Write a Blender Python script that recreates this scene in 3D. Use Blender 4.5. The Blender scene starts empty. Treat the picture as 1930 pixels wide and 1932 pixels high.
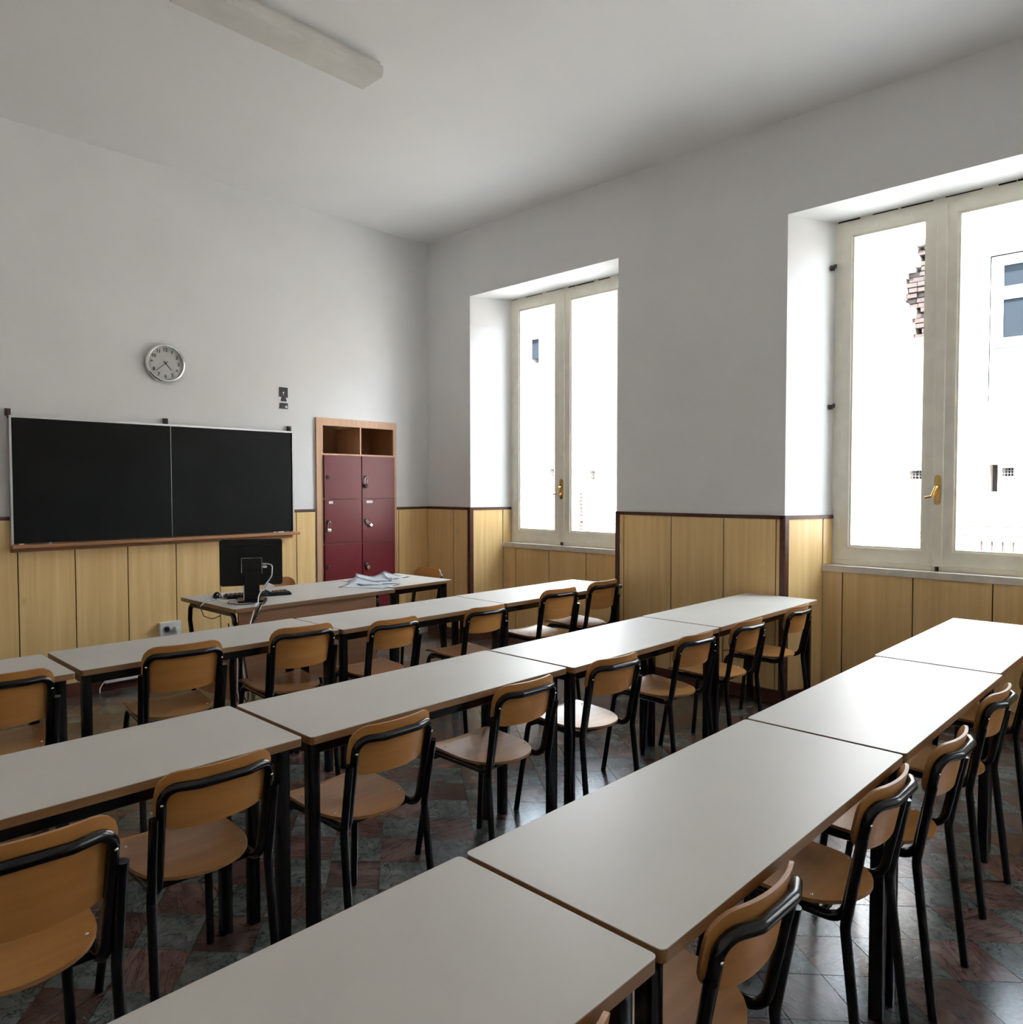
import bpy, bmesh, math, random
from mathutils import Vector, Matrix
random.seed(7)
S = bpy.context.scene
COL = S.collection

# ------------------------------------------------------------------ camera
cam = bpy.data.objects.new('camera', bpy.data.cameras.new('camera'))
COL.objects.link(cam)
CAM = Vector((0.0, 0.0, 1.5472))
PITCH, ROLL, YAW, FPX = 0.03344, -0.00096, 0.80601, 1418.81
_fw = Vector((math.sin(YAW)*math.cos(PITCH), math.cos(YAW)*math.cos(PITCH), -math.sin(PITCH)))
_r = Vector((math.cos(YAW), -math.sin(YAW), 0)); _u = _r.cross(_fw)
_r2 = math.cos(ROLL)*_r + math.sin(ROLL)*_u; _u2 = -math.sin(ROLL)*_r + math.cos(ROLL)*_u
cam.matrix_world = Matrix(((_r2.x, _u2.x, -_fw.x, CAM.x), (_r2.y, _u2.y, -_fw.y, CAM.y), (_r2.z, _u2.z, -_fw.z, CAM.z), (0, 0, 0, 1)))
cam.data.sensor_fit = 'HORIZONTAL'; cam.data.sensor_width = 36.0
cam.data.lens = 36.0*FPX/1930.0
cam.data.clip_start = 0.02; cam.data.clip_end = 200
S.camera = cam

# ------------------------------------------------------------------ sky and light
W = bpy.data.worlds.new('overcast_sky'); S.world = W; W.use_nodes = True
_bg = W.node_tree.nodes['Background']
_bg.inputs[0].default_value = (0.74, 0.87, 1.0, 1)
SKY = 32.0
_bg.inputs[1].default_value = SKY
_sd = bpy.data.lights.new('sun', 'SUN'); _sd.energy = 86.0; _sd.color = (1.0, 0.98, 0.955); _sd.angle = math.radians(0.6)
_so = bpy.data.objects.new('sun', _sd); COL.objects.link(_so)      # over the school roof onto the building opposite
_so.rotation_euler = Vector((math.cos(math.radians(61))*math.cos(math.radians(14)), math.cos(math.radians(61))*math.sin(math.radians(14)), -math.sin(math.radians(61)))).to_track_quat('-Z', 'Y').to_euler()
S.view_settings.view_transform = 'Standard'; S.view_settings.look = 'None'
S.view_settings.gamma = 1.0; S.view_settings.use_curve_mapping = False
S.view_settings.exposure = -0.12
S.cycles.use_denoising = True
S.cycles.max_bounces = 12; S.cycles.diffuse_bounces = 8; S.cycles.glossy_bounces = 4
S.cycles.transparent_max_bounces = 12
S.cycles.sample_clamp_indirect = 8.0
S.cycles.caustics_reflective = False; S.cycles.caustics_refractive = False

# ------------------------------------------------------------------ room measures (metres)
XR, YF, H = 5.251, 6.297, 4.141          # right wall, front wall, ceiling
XL, YB = -1.35, -3.55                    # left and back wall
TZ = 0.76                                # desk height above the datum
DZ = 0.03; FZ = -DZ                      # the floor lies a little below the datum
WIN = [(3.785, 5.62), (0.555, 2.320), (-2.77, -0.995)]   # window niches along the right wall
SPL, DEP, THK = 0.175, 0.416, 0.62       # splay, depth to the frame, wall thickness
SOFF, SILL = 3.475, 0.955
PD = 0.33                                # depth of the panel below the sill
for i, (a, b) in enumerate(WIN):         # sky portals in the window openings
    ld = bpy.data.lights.new('sky_portal', 'AREA'); ld.shape = 'RECTANGLE'
    ld.size = SOFF-SILL; ld.size_y = (b-a)-2*SPL
    ld.cycles.is_portal = True
    lo = bpy.data.objects.new('sky_portal', ld); COL.objects.link(lo)
    lo.location = (XR+THK+0.02, (a+b)/2, (SOFF+SILL)/2); lo.rotation_euler = (0, math.pi/2, 0)

# ================================================================== helpers
def link(name, me, mat=None, parent=None, loc=None, rot=None):
    o = bpy.data.objects.new(name, me); COL.objects.link(o)
    if me is not None and mat is not None and len(me.materials) == 0:
        for m in (mat if isinstance(mat, (list, tuple)) else [mat]): me.materials.append(m)
    if parent is not None: o.parent = parent
    if loc is not None: o.location = loc
    if rot is not None: o.rotation_euler = rot
    return o
def tag(o, label, cat, group=None):
    o['label'] = label; o['category'] = cat
    if group: o['group'] = group
    return o
def thing(name, label, cat, loc=(0, 0, 0), rz=0.0, group=None):
    return tag(link(name, None, loc=loc, rot=(0, 0, rz)), label, cat, group)
def struct(o, label=None):
    o['kind'] = 'structure'
    if label: o['label'] = label
    return o
def mesh(bm, smooth=False, name='m'):
    bmesh.ops.recalc_face_normals(bm, faces=bm.faces)
    me = bpy.data.meshes.new(name); bm.to_mesh(me); bm.free()
    if smooth:
        for p in me.polygons: p.use_smooth = True
    return me
def autosmooth(me, deg=40):
    for p in me.polygons: p.use_smooth = True
    me.set_sharp_from_angle(angle=math.radians(deg))
    return me
def addbox(bm, x0, x1, y0, y1, z0, z1, mi=0):
    v = [bm.verts.new(c) for c in ((x0,y0,z0),(x1,y0,z0),(x1,y1,z0),(x0,y1,z0),(x0,y0,z1),(x1,y0,z1),(x1,y1,z1),(x0,y1,z1))]
    for f in ((0,3,2,1),(4,5,6,7),(0,1,5,4),(1,2,6,5),(2,3,7,6),(3,0,4,7)):
        bm.faces.new([v[i] for i in f]).material_index = mi
def boxm(x0, x1, y0, y1, z0, z1, bev=0.0, seg=2):
    bm = bmesh.new(); addbox(bm, x0, x1, y0, y1, z0, z1)
    if bev > 0:
        bmesh.ops.bevel(bm, geom=list(bm.edges), offset=bev, segments=seg, affect='EDGES', profile=0.5)
        return mesh(bm)
    return mesh(bm)
def addprism(bm, pts, axis, a, b, mi=0):
    """extrude a 2D outline along an axis; pts are the two other coordinates in axis order"""
    def co(p, t):
        if axis == 'z': return (p[0], p[1], t)
        if axis == 'x': return (t, p[0], p[1])
        return (p[0], t, p[1])
    A = [bm.verts.new(co(p, a)) for p in pts]; B = [bm.verts.new(co(p, b)) for p in pts]
    n = len(pts)
    fs = [bm.faces.new(A[::-1]), bm.faces.new(B)]
    for i in range(n): fs.append(bm.faces.new((A[i], A[(i+1) % n], B[(i+1) % n], B[i])))
    for f in fs: f.material_index = mi
def prismm(pts, axis, a, b, smooth=False):
    bm = bmesh.new(); addprism(bm, pts, axis, a, b)
    me = mesh(bm)
    return autosmooth(me, 35) if smooth else me
def rrect(x0, x1, y0, y1, r, n=5):
    out = []
    for cx, cy, a0 in ((x1-r, y1-r, 0), (x0+r, y1-r, 90), (x0+r, y0+r, 180), (x1-r, y0+r, 270)):
        for k in range(n+1):
            a = math.radians(a0+90*k/n); out.append((cx+r*math.cos(a), cy+r*math.sin(a)))
    return out
def fillet(pts, rad, n=6):
    P = [Vector(p) for p in pts]; out = [P[0]]
    for i in range(1, len(P)-1):
        r = rad[i] if isinstance(rad, (list, tuple)) else rad
        a = (P[i-1]-P[i]); b = (P[i+1]-P[i]); la, lb = a.length, b.length
        a.normalize(); b.normalize(); ang = a.angle(b)
        if r <= 0 or ang > math.pi-0.02: out.append(P[i]); continue
        t = min(r/math.tan(ang/2), la*0.48, lb*0.48); r2 = t*math.tan(ang/2)
        c = P[i]+(a+b).normalized()*(r2/math.sin(ang/2))
        s = P[i]+a*t-c; e = P[i]+b*t-c
        for k in range(n+1):
            out.append(c+s.slerp(e, k/n).normalized()*s.length)
    out.append(P[-1]); return out
def addtube(bm, path, r, n=10, flat=1.0, mi=0, closed=False):
    P = [Vector(p) for p in path]; N = len(P)
    T = []
    for i in range(N):
        a = P[i-1] if (i > 0 or closed) else P[i]; b = P[(i+1) % N] if (i < N-1 or closed) else P[i]
        T.append((b-a).normalized())
    up = Vector((0, 0, 1)) if abs(T[0].z) < 0.9 else Vector((0, 1, 0))
    u = T[0].cross(up).normalized()
    rings = []
    for i in range(N):
        u = (u-T[i]*u.dot(T[i])).normalized(); w = T[i].cross(u)
        rings.append([bm.verts.new(P[i]+u*(r*math.cos(2*math.pi*k/n))+w*(r*flat*math.sin(2*math.pi*k/n))) for k in range(n)])
    for i in range(N if closed else N-1):
        A, B = rings[i], rings[(i+1) % N]
        for k in range(n):
            bm.faces.new((A[k], A[(k+1) % n], B[(k+1) % n], B[k])).material_index = mi
    if not closed:
        bm.faces.new(rings[0][::-1]).material_index = mi; bm.faces.new(rings[-1]).material_index = mi
def tubem(path, r, n=10, flat=1.0, closed=False):
    bm = bmesh.new(); addtube(bm, path, r, n, flat, closed=closed); return autosmooth(mesh(bm), 50)
def addlathe(bm, prof, n=32, mi=0, axis='z'):
    """prof: list of (radius, height)"""
    rings = []
    for r, h in prof:
        if r < 1e-6: rings.append([bm.verts.new((0, 0, h))]); continue
        rings.append([bm.verts.new((r*math.cos(2*math.pi*k/n), r*math.sin(2*math.pi*k/n), h)) for k in range(n)])
    for A, B in zip(rings, rings[1:]):
        for k in range(n):
            k2 = (k+1) % n
            q = []
            for R, kk in ((A, k), (A, k2), (B, k2), (B, k)):
                v = R[kk % len(R)]
                if v not in q: q.append(v)
            if len(q) >= 3: bm.faces.new(q).material_index = mi
def lathem(prof, n=32, deg=35):
    bm = bmesh.new(); addlathe(bm, prof, n); return autosmooth(mesh(bm), deg)
def slab_holes(u0, u1, v0, v1, t0, t1, holes, axis):
    """solid slab with rectangular openings; axis is the thickness axis"""
    us = sorted({u0, u1, *[h[0] for h in holes], *[h[1] for h in holes]}); vs = sorted({v0, v1, *[h[2] for h in holes], *[h[3] for h in holes]})
    us = [u for u in us if u0 <= u <= u1]; vs = [v for v in vs if v0 <= v <= v1]
    solid = {}
    for i in range(len(us)-1):
        for j in range(len(vs)-1):
            cu, cv = (us[i]+us[i+1])/2, (vs[j]+vs[j+1])/2
            solid[i, j] = not any(h[0] < cu < h[1] and h[2] < cv < h[3] for h in holes)
    bm = bmesh.new()
    def co(u, v, t): return (t, u, v) if axis == 'x' else (u, t, v)
    def quad(*c): bm.faces.new([bm.verts.new(x) for x in c])
    for (i, j), s in solid.items():
        if not s: continue
        a, b, c, d = us[i], us[i+1], vs[j], vs[j+1]
        quad(co(a,c,t0), co(b,c,t0), co(b,d,t0), co(a,d,t0)); quad(co(a,c,t1), co(a,d,t1), co(b,d,t1), co(b,c,t1))
        if not solid.get((i-1, j)): quad(co(a,c,t0), co(a,d,t0), co(a,d,t1), co(a,c,t1))
        if not solid.get((i+1, j)): quad(co(b,c,t0), co(b,c,t1), co(b,d,t1), co(b,d,t0))
        if not solid.get((i, j-1)): quad(co(a,c,t0), co(a,c,t1), co(b,c,t1), co(b,c,t0))
        if not solid.get((i, j+1)): quad(co(a,d,t0), co(b,d,t0), co(b,d,t1), co(a,d,t1))
    bmesh.ops.remove_doubles(bm, verts=bm.verts, dist=1e-5)
    return mesh(bm)
def textm(body, size, depth=0.0006):
    c = bpy.data.curves.new('lettering', 'FONT'); c.body = body; c.size = size
    c.align_x = 'CENTER'; c.align_y = 'CENTER'; c.extrude = depth; c.offset = size*0.03
    o = bpy.data.objects.new('lettering', c); COL.objects.link(o)
    dg = bpy.context.evaluated_depsgraph_get(); dg.update()
    me = bpy.data.meshes.new_from_object(o.evaluated_get(dg)); bpy.data.objects.remove(o)
    return me

# ================================================================== materials
def newmat(name):
    m = bpy.data.materials.new(name); m.use_nodes = True
    nt = m.node_tree; b = nt.nodes['Principled BSDF']
    return m, nt, b
def N(nt, t, **kw):
    n = nt.nodes.new(t)
    for k, v in kw.items():
        if k.startswith('i_'):
            key = k[2:]; key = int(key) if key.isdigit() else key.replace('_', ' ')
            n.inputs[key].default_value = v
        else: setattr(n, k, v)
    return n
def ramp(nt, stops):
    r = nt.nodes.new('ShaderNodeValToRGB'); e = r.color_ramp.elements
    while len(e) > 1: e.remove(e[-1])
    e[0].position = stops[0][0]; e[0].color = (*stops[0][1], 1)
    for p, c in stops[1:]:
        x = e.new(p); x.color = (*c, 1)
    return r
def plain(name, col, rough=0.5, metal=0.0, spec=0.5, var=0.0, scale=6.0, bump=0.0, bscale=60.0):
    m, nt, b = newmat(name); L = nt.links.new
    b.inputs['Base Color'].default_value = (*col, 1); b.inputs['Roughness'].default_value = rough
    b.inputs['Metallic'].default_value = metal; b.inputs['Specular IOR Level'].default_value = spec
    if var > 0 or bump > 0:
        g = N(nt, 'ShaderNodeNewGeometry')
    if var > 0:
        n = N(nt, 'ShaderNodeTexNoise', i_Scale=scale, i_Detail=4.0); L(g.outputs['Position'], n.inputs['Vector'])
        r = ramp(nt, [(0.3, tuple(c*(1-var) for c in col)), (0.7, tuple(min(1, c*(1+var)) for c in col))])
        L(n.outputs['Fac'], r.inputs[0]); L(r.outputs[0], b.inputs['Base Color'])
    if bump > 0:
        n2 = N(nt, 'ShaderNodeTexNoise', i_Scale=bscale, i_Detail=3.0); L(g.outputs['Position'], n2.inputs['Vector'])
        bp = N(nt, 'ShaderNodeBump', i_Strength=bump, i_Distance=0.004); L(n2.outputs['Fac'], bp.inputs['Height']); L(bp.outputs[0], b.inputs['Normal'])
    return m
def wood(name, dark, light, axis='z', rough=0.4, fine=38.0, along=1.3, world=True, knots=0.0, rnd=True, spec=0.5):
    m, nt, b = newmat(name); L = nt.links.new
    b.inputs['Roughness'].default_value = rough; b.inputs['Specular IOR Level'].default_value = spec
    src = N(nt, 'ShaderNodeNewGeometry').outputs['Position'] if world else N(nt, 'ShaderNodeTexCoord').outputs['Object']
    oi = N(nt, 'ShaderNodeObjectInfo')
    mp = N(nt, 'ShaderNodeMapping'); sc = {'x': (along, fine, fine), 'y': (fine, along, fine), 'z': (fine, fine, along)}[axis]
    mp.inputs['Scale'].default_value = sc
    if rnd:
        mul = N(nt, 'ShaderNodeMath', operation='MULTIPLY'); mul.inputs[1].default_value = 37.0
        L(oi.outputs['Random'], mul.inputs[0])
        cb = N(nt, 'ShaderNodeCombineXYZ')
        for k in range(3): L(mul.outputs[0], cb.inputs[k])
        L(cb.outputs[0], mp.inputs['Location'])
    L(src, mp.inputs['Vector'])
    n = N(nt, 'ShaderNodeTexNoise', i_Scale=1.0, i_Detail=5.0, i_Roughness=0.6, i_Distortion=0.3); L(mp.outputs[0], n.inputs['Vector'])
    r = ramp(nt, [(0.28, dark), (0.55, tuple((a+c)/2 for a, c in zip(dark, light))), (0.75, light)])
    L(n.outputs['Fac'], r.inputs[0]); out = r.outputs[0]
    if knots > 0:
        mk = N(nt, 'ShaderNodeMapping'); mk.inputs['Scale'].default_value = {'x': (1.2, 3.5, 3.5), 'y': (3.5, 1.2, 3.5), 'z': (4.5, 4.5, 2.6)}[axis]
        if rnd: L(cb.outputs[0], mk.inputs['Location'])
        L(src, mk.inputs['Vector'])
        v = N(nt, 'ShaderNodeTexVoronoi', i_Scale=1.0); L(mk.outputs[0], v.inputs['Vector'])
        kr = ramp(nt, [(0.0, (1, 1, 1)), (0.10, (0, 0, 0))]); L(v.outputs['Distance'], kr.inputs[0])
        mx = N(nt, 'ShaderNodeMixRGB', blend_type='MIX'); mx.inputs[2].default_value = (*tuple(c*0.55 for c in dark), 1)
        ms = N(nt, 'ShaderNodeMath', operation='MULTIPLY'); ms.inputs[1].default_value = knots
        L(kr.outputs[0], ms.inputs[0]); L(ms.outputs[0], mx.inputs[0]); L(out, mx.inputs[1]); out = mx.outputs[0]
    L(out, b.inputs['Base Color'])
    return m
def marble(name, stops, vein, rough, veinamt, vs=(4.0, 20.0, 1.0), sc=9.0, dist=0.8):
    m, nt, b = newmat(name); L = nt.links.new
    g = N(nt, 'ShaderNodeNewGeometry'); oi = N(nt, 'ShaderNodeObjectInfo')
    a = N(nt, 'ShaderNodeMath', operation='MULTIPLY_ADD'); a.inputs[1].default_value = 7.31
    L(g.outputs['Random Per Island'], a.inputs[0]); L(oi.outputs['Random'], a.inputs[2])
    fr = N(nt, 'ShaderNodeMath', operation='FRACT'); L(a.outputs[0], fr.inputs[0])
    an = N(nt, 'ShaderNodeMath', operation='MULTIPLY'); an.inputs[1].default_value = 6.283; L(fr.outputs[0], an.inputs[0])
    off = N(nt, 'ShaderNodeMath', operation='MULTIPLY'); off.inputs[1].default_value = 41.0; L(fr.outputs[0], off.inputs[0])
    rot = N(nt, 'ShaderNodeVectorRotate', rotation_type='Z_AXIS'); L(g.outputs['Position'], rot.inputs['Vector']); L(an.outputs[0], rot.inputs['Angle'])
    cb = N(nt, 'ShaderNodeCombineXYZ'); L(off.outputs[0], cb.inputs[0]); L(off.outputs[0], cb.inputs[1])
    ad = N(nt, 'ShaderNodeVectorMath', operation='ADD'); L(rot.outputs[0], ad.inputs[0]); L(cb.outputs[0], ad.inputs[1])
    n1 = N(nt, 'ShaderNodeTexNoise', i_Scale=sc, i_Detail=8.0, i_Roughness=0.66, i_Distortion=dist); L(ad.outputs[0], n1.inputs['Vector'])
    r1 = ramp(nt, stops); L(n1.outputs['Fac'], r1.inputs[0])
    mp = N(nt, 'ShaderNodeMapping'); mp.inputs['Scale'].default_value = vs; L(ad.outputs[0], mp.inputs['Vector'])
    n2 = N(nt, 'ShaderNodeTexNoise', i_Scale=1.0, i_Detail=6.0, i_Roughness=0.6, i_Distortion=1.1); L(mp.outputs[0], n2.inputs['Vector'])
    r2 = ramp(nt, [(0.470, (0, 0, 0)), (0.492, (1, 1, 1)), (0.500, (1, 1, 1)), (0.522, (0, 0, 0))]); L(n2.outputs['Fac'], r2.inputs[0])
    ms = N(nt, 'ShaderNodeMath', operation='MULTIPLY'); ms.inputs[1].default_value = veinamt; L(r2.outputs[0], ms.inputs[0])
    mx = N(nt, 'ShaderNodeMixRGB'); mx.inputs[2].default_value = (*vein, 1); L(ms.outputs[0], mx.inputs[0]); L(r1.outputs[0], mx.inputs[1])
    # per tile brightness
    hb = N(nt, 'ShaderNodeMapRange'); hb.inputs['To Min'].default_value = 0.72; hb.inputs['To Max'].default_value = 1.25; L(fr.outputs[0], hb.inputs['Value'])
    mm = N(nt, 'ShaderNodeVectorMath', operation='SCALE'); L(mx.outputs[0], mm.inputs[0]); L(hb.outputs[0], mm.inputs['Scale'])
    L(mm.outputs[0], b.inputs['Base Color'])
    n3 = N(nt, 'ShaderNodeTexNoise', i_Scale=9.0, i_Detail=3.0); L(g.outputs['Position'], n3.inputs['Vector'])
    rr = N(nt, 'ShaderNodeMapRange'); rr.inputs['From Min'].default_value = 0.3; rr.inputs['From Max'].default_value = 0.7; rr.inputs['To Min'].default_value = rough*0.95; rr.inputs['To Max'].default_value = rough*1.08
    L(n3.outputs['Fac'], rr.inputs['Value']); L(rr.outputs[0], b.inputs['Roughness'])
    bp = N(nt, 'ShaderNodeBump', i_Strength=0.06, i_Distance=0.002); L(n1.outputs['Fac'], bp.inputs['Height']); L(bp.outputs[0], b.inputs['Normal'])
    b.inputs['Specular IOR Level'].default_value = 0.6
    return m
def glassm(name, tint=(1, 1, 1)):
    m = bpy.data.materials.new(name); m.use_nodes = True; nt = m.node_tree; nt.nodes.clear()
    o = N(nt, 'ShaderNodeOutputMaterial'); mix = N(nt, 'ShaderNodeMixShader'); f = N(nt, 'ShaderNodeFresnel', i_IOR=1.45)
    t = N(nt, 'ShaderNodeBsdfTransparent'); t.inputs[0].default_value = (*tint, 1)
    g = N(nt, 'ShaderNodeBsdfGlossy'); g.inputs['Roughness'].default_value = 0.01
    gm = N(nt, 'ShaderNodeNewGeometry'); mr = N(nt, 'ShaderNodeMapRange'); mr.inputs['To Min'].default_value = 1.45; mr.inputs['To Max'].default_value = 1/1.45
    nt.links.new(gm.outputs['Backfacing'], mr.inputs['Value']); nt.links.new(mr.outputs[0], f.inputs['IOR'])
    nt.links.new(f.outputs[0], mix.inputs[0]); nt.links.new(t.outputs[0], mix.inputs[1]); nt.links.new(g.outputs[0], mix.inputs[2]); nt.links.new(mix.outputs[0], o.inputs[0])
    return m

M = {}
M['wall'] = plain('wall_plaster', (0.815, 0.815, 0.81), 0.75, var=0.03, scale=1.6, bump=0.06, bscale=35)
M['ceiling'] = plain('ceiling_plaster', (0.86, 0.86, 0.855), 0.8, var=0.02, scale=1.0)
M['panel'] = wood('wainscot_laminate', (0.70, 0.455, 0.185), (0.86, 0.62, 0.30), 'z', 0.36, fine=24, along=0.9, knots=0.45)
M['trim'] = wood('dark_trim_wood', (0.055, 0.018, 0.010), (0.10, 0.034, 0.020), 'x', 0.4, fine=30, along=3)
M['base'] = wood('baseboard_wood', (0.07, 0.024, 0.014), (0.13, 0.05, 0.03), 'x', 0.35, fine=30, along=3)
M['groove'] = plain('panel_groove_dark', (0.03, 0.016, 0.008), 0.8)
M['grey_tile'] = marble('grey_green_marble', [(0.30, (0.036, 0.043, 0.039)), (0.5, (0.080, 0.088, 0.080)), (0.70, (0.140, 0.148, 0.135))], (0.012, 0.015, 0.015), 0.24, 0.85, (11.0, 17.0, 1.0), 8.0, 0.7)
M['red_tile'] = marble('red_veined_marble', [(0.30, (0.050, 0.022, 0.017)), (0.5, (0.095, 0.050, 0.040)), (0.70, (0.17, 0.11, 0.092))], (0.035, 0.012, 0.010), 0.24, 0.8, (3.0, 24.0, 1.0), 5.0, 0.5)
M['grout'] = plain('floor_grout', (0.012, 0.011, 0.010), 0.8)
M['laminate'] = plain('desk_laminate', (0.51, 0.48, 0.435), 0.42, spec=0.35, var=0.025, scale=3, bump=0.03, bscale=180)
M['edge'] = wood('shaded_edge_beech', (0.17, 0.082, 0.032), (0.28, 0.15, 0.065), 'x', 0.45, fine=60, along=4)  # beech brown, darkened further for the shadow along the desk edges
M['black'] = plain('black_enamel', (0.004, 0.004, 0.0045), 0.25, spec=0.4)
M['blackrough'] = plain('black_plastic', (0.006, 0.006, 0.0065), 0.45, spec=0.3)
M['ply'] = wood('beech_plywood', (0.42, 0.178, 0.045), (0.54, 0.255, 0.078), 'x', 0.33, fine=26, along=2.0, world=False)
M['plyedge'] = wood('plywood_edge', (0.27, 0.12, 0.04), (0.40, 0.21, 0.085), 'x', 0.5, fine=160, along=3, world=False)
M['chrome'] = plain('chrome', (0.82, 0.82, 0.80), 0.12, metal=1.0)
M['steel'] = plain('brushed_steel', (0.62, 0.62, 0.60), 0.32, metal=1.0)
M['alu'] = plain('aluminium_trim', (0.60, 0.60, 0.58), 0.3, metal=1.0)
M['brass'] = plain('brass', (0.55, 0.36, 0.12), 0.25, metal=1.0)
M['slate'] = plain('blackboard_slate', (0.006, 0.0062, 0.0062), 0.6, spec=0.15, var=0.25, scale=3)
M['tray'] = wood('chalk_tray_wood', (0.30, 0.13, 0.05), (0.44, 0.22, 0.10), 'x', 0.45, fine=50, along=3)
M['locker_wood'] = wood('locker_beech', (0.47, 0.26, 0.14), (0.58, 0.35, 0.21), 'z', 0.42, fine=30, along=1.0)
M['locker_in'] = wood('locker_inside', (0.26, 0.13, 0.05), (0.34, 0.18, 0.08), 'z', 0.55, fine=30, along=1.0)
M['red'] = plain('locker_red_laminate', (0.135, 0.012, 0.018), 0.34, spec=0.35, var=0.04, scale=3)
M['white'] = plain('white_plastic', (0.75, 0.75, 0.73), 0.4)
M['paper'] = plain('paper', (0.82, 0.84, 0.86), 0.7)
M['print'] = plain('printed_black', (0.012, 0.012, 0.012), 0.6)
M['printgrey'] = plain('printed_grey', (0.30, 0.30, 0.30), 0.6)
M['dial'] = plain('clock_dial', (0.62, 0.62, 0.60), 0.5)
M['cream'] = plain('cream_window_paint', (0.84, 0.80, 0.69), 0.38, var=0.05, scale=9, bump=0.05, bscale=40)
M['sillpaint'] = plain('sill_paint', (0.70, 0.65, 0.56), 0.45, var=0.10, scale=14, bump=0.08, bscale=50)
M['glass'] = glassm('window_glass')
M['diffuser'] = plain('lamp_diffuser', (0.68, 0.66, 0.61), 0.45, var=0.07, scale=6)
M['lampbody'] = plain('lamp_housing', (0.62, 0.61, 0.58), 0.45)
def stucco(name):
    m, nt, b = newmat(name); L = nt.links.new
    b.inputs['Roughness'].default_value = 0.95; b.inputs['Specular IOR Level'].default_value = 0.1
    g = N(nt, 'ShaderNodeNewGeometry')
    n = N(nt, 'ShaderNodeTexNoise', i_Scale=0.9, i_Detail=5.0); L(g.outputs['Position'], n.inputs['Vector'])
    r = ramp(nt, [(0.3, (0.47, 0.42, 0.38)), (0.7, (0.56, 0.53, 0.50))]); L(n.outputs['Fac'], r.inputs[0])
    mp = N(nt, 'ShaderNodeMapping'); mp.inputs['Scale'].default_value = (1.0, 5.0, 19.0); mp.inputs['Rotation'].default_value = (0.12, 0, 0); L(g.outputs['Position'], mp.inputs['Vector'])
    n2 = N(nt, 'ShaderNodeTexNoise', i_Scale=1.0, i_Detail=3.0, i_Roughness=0.6); L(mp.outputs[0], n2.inputs['Vector'])
    r2 = ramp(nt, [(0.66, (0, 0, 0)), (0.70, (1, 1, 1))]); L(n2.outputs['Fac'], r2.inputs[0])
    sp = N(nt, 'ShaderNodeSeparateXYZ'); L(g.outputs['Position'], sp.inputs[0])
    mr = N(nt, 'ShaderNodeMapRange'); mr.inputs['From Min'].default_value = 2.55; mr.inputs['From Max'].default_value = 2.45; mr.inputs['To Min'].default_value = 0.12; mr.inputs['To Max'].default_value = 0.85; L(sp.outputs[2], mr.inputs['Value'])
    mu = N(nt, 'ShaderNodeMath', operation='MULTIPLY'); L(r2.outputs[0], mu.inputs[0]); L(mr.outputs[0], mu.inputs[1])
    mx = N(nt, 'ShaderNodeMixRGB'); mx.inputs[2].default_value = (0.045, 0.036, 0.03, 1); L(mu.outputs[0], mx.inputs[0]); L(r.outputs[0], mx.inputs[1])
    L(mx.outputs[0], b.inputs['Base Color'])
    return m
M['stucco'] = stucco('weathered_stucco')
M['stone'] = plain('facade_stone', (0.5, 0.47, 0.43), 0.85, var=0.05, scale=2)
M['brick'] = plain('old_brick', (0.020, 0.012, 0.009), 0.9, var=0.35, scale=7)
M['mortar'] = plain('dark_mortar', (0.02, 0.016, 0.014), 0.95)
M['darkglass'] = plain('dark_window_pane', (0.010, 0.013, 0.016), 0.5, spec=0.02)
M['facadeframe'] = plain('facade_window_frame', (0.40, 0.44, 0.43), 0.7)
M['shutter'] = plain('teal_shutter', (0.10, 0.135, 0.13), 0.8)
M['street'] = plain('street_paving', (0.34, 0.33, 0.31), 0.9, var=0.15, scale=2)
M['grille'] = plain('vent_grille_iron', (0.05, 0.05, 0.05), 0.8)
M['rust'] = plain('rusty_iron', (0.05, 0.035, 0.03), 0.7)
M['green'] = plain('green_plastic', (0.10, 0.30, 0.22), 0.5)
M['hole'] = plain('dark_cavity', (0.015, 0.013, 0.012), 0.95)

# ================================================================== floor of checkered marble tiles
fl = struct(link('floor', boxm(XL-0.05, XR+THK, YB-0.05, YF+0.05, FZ-0.12, FZ-0.006), M['grout']), 'checkered grey and red marble tile floor')
_k = (CAM.z-FZ)/CAM.z
TA, TB, TO = Vector((0.1320, 0.1675))*_k, Vector((-0.1330, 0.1570))*_k, Vector((2.630, 0.918))*_k
G = 0.0062
def rhombus(o, s=G):
    return [o+TA*s+TB*s, o+TA*(1-s)+TB*s, o+TA*(1-s)+TB*(1-s), o+TA*s+TB*(1-s)]
def tilepoly(bm, o, base, z=0.0):
    top = [bm.verts.new((q.x, q.y, z)) for q in rhombus(base+o)]
    bot = [bm.verts.new((q.x, q.y, z-0.0058)) for q in rhombus(base+o)]
    bm.faces.new(top)
    for k in range(4): bm.faces.new((top[k], bot[k], bot[(k+1) % 4], top[(k+1) % 4]))
def project(p):
    d = Vector(p)-CAM; z = d.dot(_fw)
    return (965+FPX*d.dot(_r2)/z, 966-FPX*d.dot(_u2)/z, z) if z > 0.05 else None
DESKS = [  # x0, x1, near y, far y, rotation (degrees)
    (-0.295, 1.005, 3.530, 4.045, 0), (1.035, 2.325, 3.550, 4.065, -0.4), (2.335, 3.612, 3.525, 4.035, -0.3), (3.625, 4.965, 3.525, 4.045, 0),
    (-0.070, 1.232, 2.092, 2.595, 0), (1.252, 2.512, 2.075, 2.582, 0), (2.530, 3.818, 2.052, 2.572, 0), (3.836, 5.225, 2.062, 2.585, 0.3),
    (-0.235, 1.064, 0.680, 1.176, 0), (1.080, 2.369, 0.680, 1.176, 0), (2.385, 3.672, 0.678, 1.178, 0), (3.690, 5.070, 0.690, 1.194, 0)]
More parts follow.
